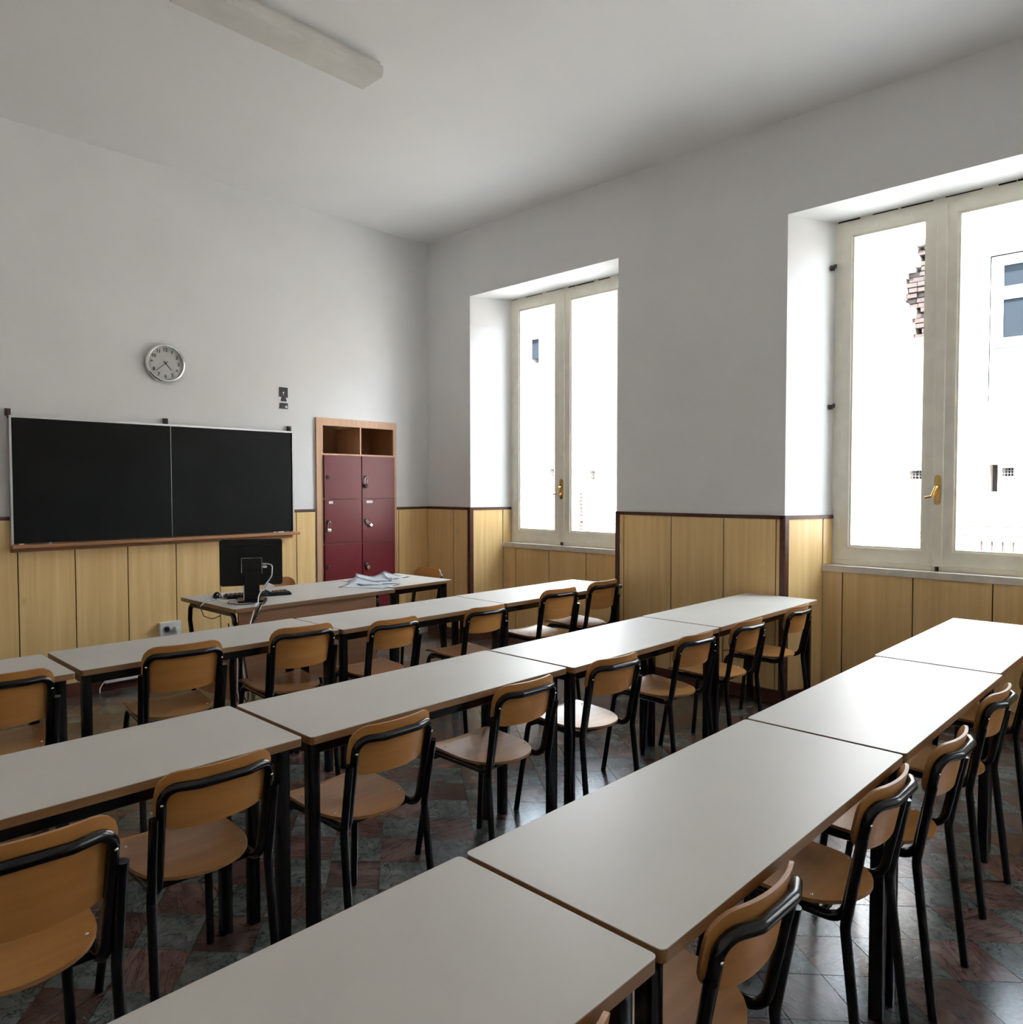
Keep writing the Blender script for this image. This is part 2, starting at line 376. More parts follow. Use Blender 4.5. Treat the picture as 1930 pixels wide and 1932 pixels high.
def hidden(x, y):
    t = (CAM.z-TZ)/(CAM.z-FZ); px, py = CAM.x+(x-CAM.x)*t, CAM.y+(y-CAM.y)*t
    return any(a < px < b and c < py < d for a, b, c, d, _ in DESKS)
cells = []
for i in range(-60, 60):
    for j in range(-60, 60):
        o = TO+TA*i+TB*j; c = o+(TA+TB)/2
        if not (XL-0.1 < c.x < XR+0.45 and YB-0.1 < c.y < YF+0.1): continue
        q = project((c.x, c.y, FZ)); vis = q is not None and -60 < q[0] < 1990 and q[1] < 1995
        rank = q[2]+(6.0 if hidden(c.x, c.y) else 0.0) if vis else 99.0
        cells.append((rank, (i+j) % 2, o))
cells.sort(key=lambda t: t[0])
tm = []
for k in range(2):
    bm = bmesh.new(); tilepoly(bm, Vector((0, 0)), Vector((0, 0))); me = mesh(bm, name='marble_tile'); me.materials.append(M['red_tile' if k else 'grey_tile']); tm.append(me)
cnt = [0, 0]; rest = [bmesh.new(), bmesh.new()]
for rank, k, o in cells:
    if cnt[0]+cnt[1] < 298 and rank < 90:
        cnt[k] += 1
        link('floor_tile', tm[k], parent=fl, loc=(o.x, o.y, FZ+random.uniform(-0.0006, 0.0)))
    else: tilepoly(rest[k], o, Vector((0, 0)), FZ)
for k in range(2):
    t = link('far_floor_tiles', mesh(rest[k]), M['red_tile' if k else 'grey_tile'], fl); t['kind'] = 'stuff'

# ================================================================== ceiling and walls
struct(link('ceiling', boxm(XL-0.2, XR+THK, YB-0.2, YF+0.5, H, H+0.2), M['ceiling']), 'plain white plaster ceiling')
struct(link('wall_left', boxm(XL-0.2, XL, YB-0.2, YF+0.5, -0.12, H), M['wall']), 'white plaster side wall')
struct(link('wall_back', boxm(XL, XR, YB-0.2, YB, -0.12, H), M['wall']), 'white plaster rear wall')
LX0, LX1, LZ = 3.872, 4.815, 2.208
wf = struct(link('wall_front', slab_holes(XL, XR+THK, -0.12, H, YF, YF+0.5, [(LX0+0.004, LX1-0.004, FZ, LZ-0.004)], 'y'), M['wall']), 'white plaster front wall with wood panelled lower half')
# right wall: piers with splayed reveals, lintels, and low walls below the windows
bm = bmesh.new()
edges = [YF] + [v for a, b in WIN for v in (b, a)] + [YB]
for k in range(0, len(edges), 2):
    top, bot = edges[k], edges[k+1]
    t2 = top+(SPL if k > 0 else 0.0); b2 = bot-(SPL if k+1 < len(edges)-1 else 0.0)
    addprism(bm, [(XR, bot), (XR+DEP, b2), (XR+THK, b2), (XR+THK, t2), (XR+DEP, t2), (XR, top)], 'z', -0.12, SOFF)
addbox(bm, XR, XR+THK, YB, YF, SOFF, H)
for a, b in WIN:
    s = SPL*PD/DEP
    addprism(bm, [(XR+PD+0.012, a+s), (XR+THK, a+SPL), (XR+THK, b-SPL), (XR+PD+0.012, b-s)], 'z', -0.12, SILL-0.03)
wr = struct(link('wall_right', mesh(bm), M['wall']), 'white plaster wall with tall window niches')

# ------------------------------------------------------------------ wainscot boards (each board its own piece)
PT, PZ0, PZ1 = 0.010, 0.06, 1.312       # board thickness, bottom, top
def board_front(x0, x1, z0=PZ0, z1=PZ1):
    link('wainscot_board', boxm(-(x1-x0)/2+0.0035, (x1-x0)/2-0.0035, -PT, 0, z0, z1, 0.0018, 1), M['panel'], wf, ((x0+x1)/2, YF, 0))
gro = bmesh.new()
fx = [XL, -1.193, -0.819, -0.446, -0.072, 0.301, 0.675, 1.052, 1.431, 1.802, 2.176, 2.552, 2.922, 3.300, 3.660, 3.862]
for a, b in zip(fx, fx[1:]): board_front(a, b)
for a, b in ((4.822, 4.849), (4.849, XR-0.001)): board_front(a, b)
link('groove_backing', boxm(XL, 3.862, YF-0.003, YF, PZ0, PZ1-0.002), M['groove'], wf)
link('groove_backing', boxm(4.822, XR-0.001, YF-0.003, YF, PZ0, PZ1-0.002), M['groove'], wf)
def board_plan(p, q, z0=PZ0, z1=PZ1):
    """board on the right wall between two plan points; the room lies to the left of p->q"""
    p, q = Vector(p), Vector(q); d = (q-p); L = d.length; ang = math.atan2(d.y, d.x)
    link('wainscot_board', boxm(0.0035, L-0.0035, 0, PT, z0, z1, 0.0018, 1), M['panel'], wr, (p.x, p.y, 0), (0, 0, ang))
    link('groove_backing', boxm(0.0, L, 0, 0.003, z0, z1-0.002), M['groove'], wr, (p.x, p.y, 0), (0, 0, ang))
def run(pts, z0=PZ0, z1=PZ1):
    for a, b in zip(pts, pts[1:]): board_plan(a, b, z0, z1)
s = SPL*PD/DEP
for k, (a, b) in enumerate(WIN):
    # splayed sides: far side and near side
    f0, f1 = (XR, b), (XR+DEP, b-SPL); fm = (XR+DEP*0.90, b-SPL*0.90)
    n0, n1 = (XR+DEP, a+SPL), (XR, a)
    run([(XR+PD-0.004, b-s), f0]); run([(XR+DEP-0.002, b-SPL), (XR+PD-0.004, b-s)], SILL+0.02, PZ1)
    run([n1, (XR+PD-0.004, a+s)]); run([(XR+PD-0.004, a+s), n0], SILL+0.02, PZ1)
    js = {0: [5.299, 4.850, 4.387], 1: [2.032, 1.564, 1.096, 0.66], 2: [-1.28, -1.75, -2.2, -2.6]}[k]
    ys = [a+s] + sorted(js) + [b-s]
    run([(XR+PD+0.012, y) for y in ys], PZ0, SILL-0.03)
run([(XR, y) for y in (5.62, 5.87, YF-0.011)])
run([(XR, y) for y in (2.320, 2.380, 2.793, 3.253, 3.714, 3.785)])
run([(XR, y) for y in (-0.995, -0.60, -0.15, 0.30, 0.555)])
run([(XR, y) for y in (YB, -3.2, -2.77)])
# dark trim along the top of the boards, corner posts, baseboards
def trim_plan(name, pts, z0, z1, th, mat, n=[0]):
    bm = bmesh.new()
    for p, q in zip(pts, pts[1:]):
        p, q = Vector(p), Vector(q); d = (q-p).normalized(); nrm = Vector((-d.y, d.x))
        a, b = p, q
        addprism(bm, [tuple(a), tuple(b), tuple(b+nrm*th), tuple(a+nrm*th)], 'z', z0, z1)
    return struct(link(name, mesh(bm), mat), 'dark brown wooden trim along the panelling' if 'trim' in name else 'dark brown wooden baseboard')
T0, T1 = 1.312, 1.338
struct(link('trim_1', boxm(XL, LX0-0.012, YF-0.016, YF, T0, T1, 0.003, 1), M['trim']), 'dark brown top trim beside the chalkboard')
struct(link('trim_2', boxm(LX1+0.01, XR, YF-0.016, YF, T0, T1, 0.003, 1), M['trim']), 'dark brown top trim in the corner by the locker')
struct(link('baseboard_front', boxm(XL, LX0-0.012, YF-0.02, YF, FZ, 0.07, 0.004, 1), M['base']), 'dark brown baseboard under the chalkboard')
tn = 3
runs = [[(XR, 5.62), (XR, YF-0.016)], [(XR, 2.320), (XR, 3.785)], [(XR, -0.995), (XR, 0.555)], [(XR, YB), (XR, -2.77)]]
for a, b in WIN:
    runs.append([(XR+DEP-0.002, b-SPL), (XR, b)]); runs.append([(XR, a), (XR+DEP-0.002, a+SPL)])
for r in runs:
    trim_plan('trim_%d' % tn, r, T0, T1, 0.016, M['trim']); tn += 1
bb = [[(XR, 5.62), (XR, YF-0.021)], [(XR, 2.320), (XR, 3.785)], [(XR, -0.995), (XR, 0.555)], [(XR, YB), (XR, -2.77)]]
for a, b in WIN:
    bb.append([(XR, a), (XR+PD+0.012, a+s), (XR+PD+0.012, b-s), (XR, b)])
bm = bmesh.new()
for r in bb:
    for p, q in zip(r, r[1:]):
        p, q = Vector(p), Vector(q); d = (q-p).normalized(); nrm = Vector((-d.y, d.x))
        addprism(bm, [tuple(p), tuple(q), tuple(q+nrm*0.02), tuple(p+nrm*0.02)], 'z', FZ, 0.07)
struct(link('baseboard_right', mesh(bm), M['base']), 'dark brown baseboard below the windows')
for a, b in WIN:
    for y, sg in ((b, 1), (a, -1)):
        pts = [(XR-0.016, y-0.012*sg), (XR-0.016, y+0.030*sg), (XR, y+0.030*sg), (XR+0.002, y), (XR+0.026, y-0.012*sg), (XR+0.018, y-0.026*sg)]
        struct(link('trim_%d' % tn, prismm(pts, 'z', FZ, T1), M['trim']), 'dark brown vertical corner post of a window niche'); tn += 1

# ================================================================== windows
def handle(root, y, z):
    pl = link('handle_plate', prismm(rrect(-0.019, 0.019, -0.098, 0.098, 0.018), 'x', -0.006, 0.0, True), M['brass'], root, (XR+DEP-0.026, y, z))
    link('handle_boss', lathem([(0, 0.0), (0.011, 0.0), (0.011, 0.028), (0.007, 0.034), (0, 0.034)], 16), M['brass'], pl, (-0.004, 0, 0.02), (0, -math.pi/2, 0))
    link('handle_lever', tubem(fillet([(-0.034, 0, 0.02), (-0.045, 0.0, 0.018), (-0.052, 0.012, -0.015), (-0.052, 0.020, -0.045), (-0.055, 0.062, -0.052)], 0.02), 0.0075, 10), M['brass'], pl)
def window(n, a, b):
    y0, y1 = a+SPL, b-SPL; z0, z1 = SILL+0.020, SOFF; xf = XR+DEP
    root = struct(link('window_%d' % n, None, loc=(0, 0, 0)), ['', 'cream double window beside the corner', 'cream double window nearest the viewer on the right', 'cream double window behind the viewer'][n])
    fr = bmesh.new(); w = 0.045
    addbox(fr, xf, xf+0.07, y0, y0+w, z0, z1); addbox(fr, xf, xf+0.07, y1-w, y1, z0, z1)
    addbox(fr, xf, xf+0.07, y0+w, y1-w, z1-0.05, z1); addbox(fr, xf, xf+0.07, y0+w, y1-w, z0, z0+0.035)
    link('window_frame', mesh(fr), M['cream'], root)
    jb = bmesh.new(); yy = y0+0.02
    rj = random.Random(n)
    while yy < y1-0.05:
        l_ = rj.uniform(0.08, 0.28); addbox(jb, xf-0.004, xf+0.001, yy, min(yy+l_, y1-0.02), z1-rj.uniform(0.004, 0.011), z1-0.0005); yy += l_+rj.uniform(0.0, 0.12)
    link('head_joint', mesh(jb), M['hole'], root)
    ym = (y0+y1)/2+(0.035 if n == 1 else 0.0)
    for sy0, sy1, sa, sb in ((y0+w+0.002, ym-0.001, 0.078, 0.095), (ym+0.001, y1-w-0.002, 0.095, 0.078)):
        zb, zt = z0+0.037, z1-0.052
        bt, tp = 0.098, 0.070
        g = (sy0+sa, sy1-sb, zb+bt, zt-tp)
        me = slab_holes(sy0, sy1, zb, zt, xf-0.012, xf+0.040, [g], 'x')
        bm2 = bmesh.new(); bm2.from_mesh(me)
        bmesh.ops.bevel(bm2, geom=[e for e in bm2.edges if e.calc_face_angle(0) > 0.5], offset=0.004, segments=2, affect='EDGES')
        sash = link('sash', mesh(bm2), M['cream'], root)
        bd = bmesh.new(); q = 0.012
        addbox(bd, xf-0.002, xf+0.03, g[0]-0.002, g[0]+q, g[2], g[3]); addbox(bd, xf-0.002, xf+0.03, g[1]-q, g[1]+0.002, g[2], g[3])
        addbox(bd, xf-0.002, xf+0.03, g[0]+q, g[1]-q, g[2]-0.002, g[2]+q); addbox(bd, xf-0.002, xf+0.03, g[0]+q, g[1]-q, g[3]-q, g[3]+0.002)
        link('glazing_bead', mesh(bd), M['cream'], sash)
        link('pane', boxm(xf+0.012, xf+0.016, g[0]+0.002, g[1]-0.002, g[2]+0.002, g[3]-0.002), M['glass'], sash)
    link('astragal', boxm(xf-0.026, xf-0.010, ym-0.032, ym+0.030, z0+0.03, z1-0.045, 0.005), M['cream'], root)
    link('lower_bolt', boxm(xf-0.028, xf-0.01, ym-0.010, ym+0.010, z0-0.004, z0+0.03, 0.002, 1), M['rust'], root)
    handle(root, ym, 1.525)
    for hz in (1.271, 1.921, 2.555, 3.203):
        hg = lathem([(0, -0.032), (0.008, -0.030), (0.008, 0.030), (0, 0.032)], 10)
        link('hinge', hg, M['cream'], root, (xf-0.010, y1-w-0.006, hz)); link('hinge', hg, M['cream'], root, (xf-0.010, y0+w+0.006, hz))
    s2 = SPL*PD/DEP
    sl = prismm([(XR+PD-0.012, a+s2+0.004), (xf+0.07, y0), (xf+0.07, y1), (XR+PD-0.012, b-s2-0.004)], 'z', SILL-0.028, SILL+0.018)
    link('window_sill', sl, M['sillpaint'], root)
    if n == 2:
        for hz in (3.14, 2.13):
            k = bmesh.new(); addbox(k, -0.012, 0.012, -0.030, 0.0, -0.016, 0.016); addbox(k, -0.004, 0.004, -0.045, -0.028, -0.006, 0.024)
            link('shutter_catch', mesh(k), M['rust'], root, (xf-0.045, y1+0.018, hz), (0, 0, 0.2))
for n, (a, b) in enumerate(WIN): window(n+1, a, b)

# ================================================================== school desks
def make_desk(x0, x1, yn, yf, rz, label):
    L, D = x1-x0, yf-yn
    t = thing('student_desk', label, 'desk', ((x0+x1)/2, (yn+yf)/2, FZ), math.radians(rz), 'two-seat student desks in rows')
    up = (0, 0, DZ)
    top = link('tabletop', prismm(rrect(-L/2, L/2, -D/2, D/2, 0.012, 4), 'z', TZ-0.0022, TZ), M['laminate'], t, up)
    bm = bmesh.new(); addprism(bm, rrect(-L/2, L/2, -D/2, D/2, 0.013, 4), 'z', TZ-0.026, TZ-0.0022)
    link('wooden_edge', mesh(bm), M['edge'], top)
    lw, iy = 0.020, D/2-0.050
    xa, xb = -L/2+0.032, L/2-0.046
    for sx in (xa, xb):
        for sy in (-1, 1):
            link('leg', prismm(rrect(-lw, lw, -lw, lw, 0.007, 2), 'z', 0.0, TZ-0.026+DZ, True), M['black'], t, (sx, sy*iy, 0))
    for sy in (-1, 1): link('apron_rail', boxm(xa+lw, xb-lw, sy*iy-0.012, sy*iy+0.012, TZ-0.072, TZ-0.0265, 0.003, 1), M['black'], t, up)
    for sx in (xa, xb): link('end_rail', boxm(sx-0.012, sx+0.012, -iy+lw, iy-lw, TZ-0.072, TZ-0.0265, 0.003, 1), M['black'], t, up)
    return t
ROWN = ['row nearest the chalkboard', 'middle row', 'row nearest the viewer']
POSN = ['leftmost two-seat desk with grey laminate top in the %s', 'second two-seat desk from the left in the %s', 'third two-seat desk from the left in the %s', 'two-seat desk by the window wall ending the %s']
for i, d in enumerate(DESKS): make_desk(*d, POSN[i % 4] % ROWN[i//4])

# ================================================================== school chairs (facing +y, origin on the floor between the rear feet)
HW, TR = 0.147, 0.0135
CUP = 0.030                              # height of the chair datum above the floor
def upr(z): return 0.062+(z-0.43)*(-0.066/0.325)     # y of the backrest uprights at height z
CH = {}
def chair_meshes(key, z0):
    C = CH.setdefault(key, {})
    # back frame: inverted U with a top rail bowed to the rear
    zt = 0.744; yt = upr(zt)
    pts = [(-HW+0.002, 0.155, 0.428), (-HW, 0.062, 0.428), (-HW-0.008, yt, zt), (-0.07, yt-0.034, zt), (0.07, yt-0.034, zt), (HW+0.008, yt, zt), (HW, 0.062, 0.428), (HW-0.002, 0.155, 0.428)]
    C['back_frame'] = (tubem(fillet(pts, [0, 0.055, 0.055, 0.05, 0.05, 0.055, 0.055, 0], 6), TR, 10), 'black')
    for sx, nm in ((-1, 'legRL'), (1, 'legRR')):
        x0, x1 = sx*(HW+0.026), sx*(HW+0.022)
        pts = [(x0, upr(0.665)-0.006, 0.665), (x1, 0.050, 0.425), (sx*(HW+0.030), -0.004, -CUP)]
        C[nm] = (tubem(fillet(pts, 0.10, 6), TR*0.98, 10), 'black')
    for sx, nm in ((-1, 'legFL'), (1, 'legFR')):
        pts = [(sx*(HW-0.002), 0.150, 0.428), (sx*(HW-0.002), 0.430, 0.424), (sx*(HW+0.030), 0.490, -CUP)]
        C[nm] = (tubem(fillet(pts, 0.055, 6), TR*0.98, 10), 'black')
    C['cross_bar'] = (tubem([(-HW+0.002, 0.412, 0.403), (HW-0.002, 0.412, 0.403)], 0.009, 8), 'black')
    C['rear_bar'] = (tubem([(-HW+0.002, 0.125, 0.420), (HW-0.002, 0.125, 0.420)], 0.009, 8), 'black')
    # plywood backrest, curved in plan, rounded corners
    W2, z1, r, th = 0.168, 0.784, 0.055, 0.0095
    nu, nv = 18, 12
    def hwid(z):
        d = min(z-z0, z1-z); rr = r
        if d >= rr: return W2
        return W2-rr+math.sqrt(max(0, rr*rr-(rr-d)**2))
    vs = [z0+(z1-z0)*(0.5-0.5*math.cos(math.pi*k/nv)) for k in range(nv+1)]
    bm = bmesh.new(); F, B = [], []
    for z in vs:
        w = hwid(z); rowf, rowb = [], []
        for k in range(nu+1):
            x = -w+2*w*k/nu; u = x/W2
            y = upr(z)+TR+0.001-0.036*(1-u*u)+0.006*u**4
            sl = 0.072*x/(W2*W2)     # slope for the thickness normal
            nrm = Vector((-sl, 1, 0.2)).normalized()
            bz = z-0.010*(1-u*u) if z < z0+0.08 else z
            rowb.append(bm.verts.new((x, y, bz))); rowf.append(bm.verts.new((x+nrm.x*th, y+nrm.y*th, bz+nrm.z*th*0.3)))
        F.append(rowf); B.append(rowb)
    def face(q, mi):
        bm.faces.new(q).material_index = mi
    for j in range(nv):
        for k in range(nu):
            face((F[j][k], F[j][k+1], F[j+1][k+1], F[j+1][k]), 0); face((B[j][k], B[j+1][k], B[j+1][k+1], B[j][k+1]), 0)
        face((F[j][0], F[j+1][0], B[j+1][0], B[j][0]), 1); face((F[j][nu], B[j][nu], B[j+1][nu], F[j+1][nu]), 1)
    for k in range(nu):
        face((F[0][k], B[0][k], B[0][k+1], F[0][k+1]), 1); face((F[nv][k], F[nv][k+1], B[nv][k+1], B[nv][k]), 1)
    C['backrest'] = (autosmooth(mesh(bm), 50), 'plys')
    # plywood seat: rounded rear, waterfall front
    nl, nw, th = 18, 14, 0.0105; ya, yb = 0.045, 0.460
    def sw(y):
        d = (y-ya)
        w = 0.168
        if d < 0.19: w = 0.168*math.sqrt(max(0.0, 1-(1-d/0.19)**2.2))
        if yb-y < 0.03: w -= 0.03-math.sqrt(max(0, 0.03**2-(0.03-(yb-y))**2))
        return max(w, 0.012)
    ys = [ya+(yb-ya)*(0.5-0.5*math.cos(math.pi*k/nl)) for k in range(nl+1)]
    bm = bmesh.new(); F, B = [], []
    for y in ys:
        w = sw(y); rf, rb = [], []
        for k in range(nw+1):
            x = -w+2*w*k/nw; u = x/0.168
            z = 0.4425+0.009*u*u*min(1, (y-ya)/0.12)-0.004*math.sin(math.pi*min(1, max(0, (y-ya)/0.33)))+0.006*max(0, 1-(y-ya)/0.10)
            if y > 0.370: z += 0.008*math.sin((y-0.370)/0.09*math.pi*0.5)-0.022*((y-0.370)/0.09)**2
            rf.append(bm.verts.new((x, y, z+th))); rb.append(bm.verts.new((x, y, z)))
        F.append(rf); B.append(rb)
    for j in range(nl):
        for k in range(nw):
            face((F[j][k], F[j][k+1], F[j+1][k+1], F[j+1][k]), 0); face((B[j][k], B[j+1][k], B[j+1][k+1], B[j][k+1]), 0)
        face((F[j][0], F[j+1][0], B[j+1][0], B[j][0]), 1); face((F[j][nw], B[j][nw], B[j+1][nw], F[j+1][nw]), 1)
    for k in range(nw):
        face((F[0][k], B[0][k], B[0][k+1], F[0][k+1]), 1); face((F[nl][k], F[nl][k+1], B[nl][k+1], B[nl][k]), 1)
    C['seat'] = (autosmooth(mesh(bm), 50), 'plys')
    C['rivet'] = (lathem([(0.0045, 0.0), (0.0042, 0.0018), (0.002, 0.003), (0, 0.0033)], 8, 80), 'chrome')
    for k, (me, mt) in C.items():
        for m in ([M['ply'], M['plyedge']] if mt == 'plys' else [M[mt]]): me.materials.append(m)
chair_meshes('standard', 0.622)
chair_meshes('tall_back', 0.585)
PARTS = [('seat', 'seat'), ('backrest', 'backrest'), ('back_frame', 'back_frame'), ('leg', 'legRL'), ('leg', 'legRR'), ('leg', 'legFL'), ('leg', 'legFR'), ('front_bar', 'cross_bar'), ('rear_bar', 'rear_bar')]
def chair(label, xc, ytop, ang, scale=1.0):
    """xc, ytop: where the middle of the backrest's top rail stands; ang in degrees"""
    a = math.radians(ang)
    off = Vector((0, upr(0.744)*scale)); off.rotate(Matrix.Rotation(a, 2))
    t = thing('school_chair', label, 'chair', (xc-off.x, ytop-off.y, FZ), a, 'plywood school chairs with black frames')
    t.scale = (scale,)*3
    C = CH['tall_back' if scale > 1.04 else 'standard']
    for nm, key in PARTS: link(nm, C[key][0], parent=t, loc=(0, 0, CUP))
    for sx in (-1, 1):
        for y, z in ((0.150, 0.4585), (0.350, 0.4600)):
            link('rivet', C['rivet'][0], parent=t, loc=(sx*(HW-0.012), y, z+0.0008+CUP))
        link('rivet', C['rivet'][0], parent=t, loc=(sx*(HW+0.010), upr(0.70)-TR+0.001, 0.70+CUP), rot=(math.pi/2, 0, 0))
    return t
BIG = 1.055
for a in [
    ('plywood chair leftmost in the row nearest the chalkboard, cut by the frame', 0.720, 3.430, -8, BIG),
    ('plywood chair second from the left in the row nearest the chalkboard', 1.440, 3.470, -8, BIG),
    ('plywood chair third from the left in the row nearest the chalkboard', 2.058, 3.470, -6, BIG),
    ('plywood chair fourth from the left in the row nearest the chalkboard', 2.648, 3.465, -4, 1.01),
    ('plywood chair fifth from the left in the row nearest the chalkboard', 3.360, 3.440, -4, 1.0),
    ('plywood chair second from the windows in the row nearest the chalkboard', 4.075, 3.425, -6, BIG),
    ('plywood chair closest to the windows in the row nearest the chalkboard', 4.650, 3.468, -2, BIG),
    ('large plywood chair leftmost in the middle row, cut by the frame', 0.415, 1.790, -3, BIG),
    ('plywood chair second from the left in the middle row', 0.935, 2.035, -1, 1.0),
    ('plywood chair third from the left in the middle row', 1.515, 1.990, 1, 1.0),
    ('plywood chair fourth from the left in the middle row', 2.178, 2.000, -2, 1.0),
    ('plywood chair fifth from the left in the middle row, seat shining white', 2.765, 1.995, -6, 1.0),
    ('plywood chair third from the windows in the middle row', 3.485, 1.998, -4, 1.0),
    ('plywood chair second from the windows in the middle row', 4.055, 1.988, -3, 1.0),
    ('plywood chair at the window end of the middle row', 4.760, 1.995, 0, 1.0),
    ('plywood chair at the bottom edge, only its backrest corner showing', 0.735, 0.642, 0, 1.0),
    ('largest plywood chair at the lower right, closest to the viewer', 1.360, 0.638, -1, 1.0),
    ('second plywood chair along the near row from the lower right corner', 2.112, 0.637, 0, 1.0),
    ('third plywood chair along the near row, backrest curling forward', 2.603, 0.606, -0.5, 1.0),
    ('fourth plywood chair along the near row towards the windows', 3.315, 0.622, -2, 1.0),
    ('fifth plywood chair along the near row, cut by the right frame edge', 4.15, 0.630, 0, 1.0),
]: chair(*a)
chair('plywood chair behind the teacher desk, only its top edge showing', 3.06, 5.62, 172, 1.03)
chair('plywood chair at the end of the side table by the corner', 4.40, 5.26, 94, 1.03)

# ================================================================== teacher's desk, side table
t = thing('teacher_desk', 'teacher desk with grey top, brown front panel and curved black legs', 'desk', (2.890, 5.04, 0), math.radians(1.0))
L, D = 1.31, 0.80
top = link('tabletop', prismm(rrect(-L/2, L/2, -D/2, D/2, 0.012, 4), 'z', TZ-0.0022, TZ), M['laminate'], t)
bm = bmesh.new(); addprism(bm, rrect(-L/2, L/2, -D/2, D/2, 0.013, 4), 'z', TZ-0.028, TZ-0.0022); link('wooden_edge', mesh(bm), M['edge'], top)
M['desk_panel'] = wood('desk_panel_veneer', (0.25, 0.115, 0.055), (0.34, 0.17, 0.085), 'x', 0.42, fine=26, along=1.2)
link('front_panel', boxm(-L/2+0.045, L/2-0.16, -D/2+0.030, -D/2+0.048, 0.19, TZ-0.03, 0.002, 1), M['desk_panel'], t)
link('side_panel', boxm(-L/2+0.05, -L/2+0.068, -D/2+0.10, D/2-0.16, 0.12, 0.44, 0.002, 1), M['desk_panel'], t)
for sx in (-1, 1):
    x = sx*(L/2-0.035) if sx < 0 else L/2-0.12
    for yy, bow in ((-D/2+0.075, 0.05), (D/2-0.085, -0.06)):
        link('leg', tubem(fillet([(x, yy+bow*1.6, TZ-0.045), (x, yy, TZ-0.045), (x, yy-0.012*bow/abs(bow), 0.60), (x, yy+bow*0.9, 0.36), (x, yy+bow*0.4, FZ)], 0.06), 0.016, 10), M['black'], t)
    link('end_rail', boxm(x-0.012, x+0.012, -D/2+0.10, D/2-0.10, TZ-0.062, TZ-0.0285, 0.003, 1), M['black'], t)
link('rear_rail', boxm(-L/2+0.05, L/2-0.14, D/2-0.10, D/2-0.076, TZ-0.07, TZ-0.0285, 0.003, 1), M['black'], t)
t2 = thing('side_table', 'small grey topped table standing against the teacher desk', 'table', (3.895, 5.115, 0), math.radians(2.5))
L, D = 0.66, 0.72
top = link('tabletop', prismm(rrect(-L/2, L/2, -D/2, D/2, 0.012, 4), 'z', TZ-0.0022, TZ), M['laminate'], t2)
bm = bmesh.new(); addprism(bm, rrect(-L/2, L/2, -D/2, D/2, 0.013, 4), 'z', TZ-0.024, TZ-0.0022); link('wooden_edge', mesh(bm), M['edge'], top)
for sx in (-1, 1):
    for sy in (-1, 1): link('leg', prismm(rrect(-0.02, 0.02, -0.02, 0.02, 0.007, 2), 'z', FZ, TZ-0.024, True), M['black'], t2, (sx*(L/2-0.05), sy*(D/2-0.05), 0))
    link('end_rail', boxm(sx*(L/2-0.05)-0.012, sx*(L/2-0.05)+0.012, -D/2+0.07, D/2-0.07, TZ-0.070, TZ-0.0245, 0.003, 1), M['black'], t2)
for sy in (-1, 1): link('apron_rail', boxm(-L/2+0.07, L/2-0.07, sy*(D/2-0.05)-0.012, sy*(D/2-0.05)+0.012, TZ-0.070, TZ-0.0245, 0.003, 1), M['black'], t2)

# ------------------------------------------------------------------ computer on the teacher's desk
mo = thing('computer_monitor', 'black computer monitor seen from behind on the teacher desk', 'monitor', (2.505, 4.905, TZ), math.radians(-26))
tilt = math.radians(5)
bm = bmesh.new(); addbox(bm, -0.205, 0.205, -0.012, 0.022, 0.105, 0.425)
bmesh.ops.bevel(bm, geom=list(bm.edges), offset=0.008, segments=2, affect='EDGES')
hd = link('screen_housing', mesh(bm), M['blackrough'], mo, rot=(0, tilt*0, 0))
link('back_bulge', prismm([(-0.165, 0.135), (0.165, 0.135), (0.165, 0.385), (-0.165, 0.385)], 'y', -0.030, -0.011), M['blackrough'], hd)
link('screen', boxm(-0.188, 0.188, 0.0215, 0.0235, 0.125, 0.408), M['darkglass'], hd)
br = link('stand_bracket', boxm(-0.066, 0.066, -0.060, -0.028, 0.175, 0.300, 0.006), M['black'], mo)
bm = bmesh.new(); addtube(bm, [(-0.066, -0.061, 0.20), (-0.066, -0.061, 0.301), (0.066, -0.061, 0.301), (0.066, -0.061, 0.19)], 0.0025, 6)
link('bracket_rim', mesh(bm), M['steel'], br)
link('stand_neck', boxm(-0.050, 0.050, -0.072, -0.040, 0.012, 0.215, 0.006), M['black'], mo)
link('neck_trim', boxm(-0.056, -0.050, -0.074, -0.045, 0.015, 0.115, 0.001, 1), M['steel'], mo)
link('stand_foot', prismm(rrect(-0.095, 0.095, -0.115, 0.085, 0.02), 'z', 0.0, 0.014, True), M['black'], mo)
link('video_plug', boxm(0.070, 0.100, -0.052, -0.030, 0.228, 0.244, 0.003, 1), M['white'], mo)
link('video_plug', boxm(0.070, 0.096, -0.050, -0.030, 0.250, 0.262, 0.003, 1), M['steel'], mo)
kb = thing('keyboard', 'black keyboard lying behind the monitor on the teacher desk', 'keyboard', (2.640, 5.080, TZ), math.radians(-15))
link('keyboard_base', boxm(-0.225, 0.225, -0.075, 0.075, 0.0, 0.018, 0.006), M['blackrough'], kb)
for r in range(5):
    for c in range(15):
        link('key', CH.setdefault('key', (lambda me: (me.materials.append(M['black']), me)[1])(boxm(-0.0115, 0.0115, -0.0105, 0.0105, 0, 0.008, 0.002, 1))), parent=kb, loc=(-0.203+c*0.029, -0.052+r*0.026, 0.0175))
ms = thing('computer_mouse', 'small black mouse at the left end of the teacher desk', 'mouse', (2.405, 5.225, TZ), math.radians(160))
bm = bmesh.new(); bmesh.ops.create_uvsphere(bm, u_segments=18, v_segments=12, radius=1.0)
for v in bm.verts: v.co = Vector((v.co.x*0.031, v.co.y*0.056, max(0.0, v.co.z)*0.036*(1-0.25*v.co.y)))
link('mouse_body', mesh(bm, True), M['black'], ms)
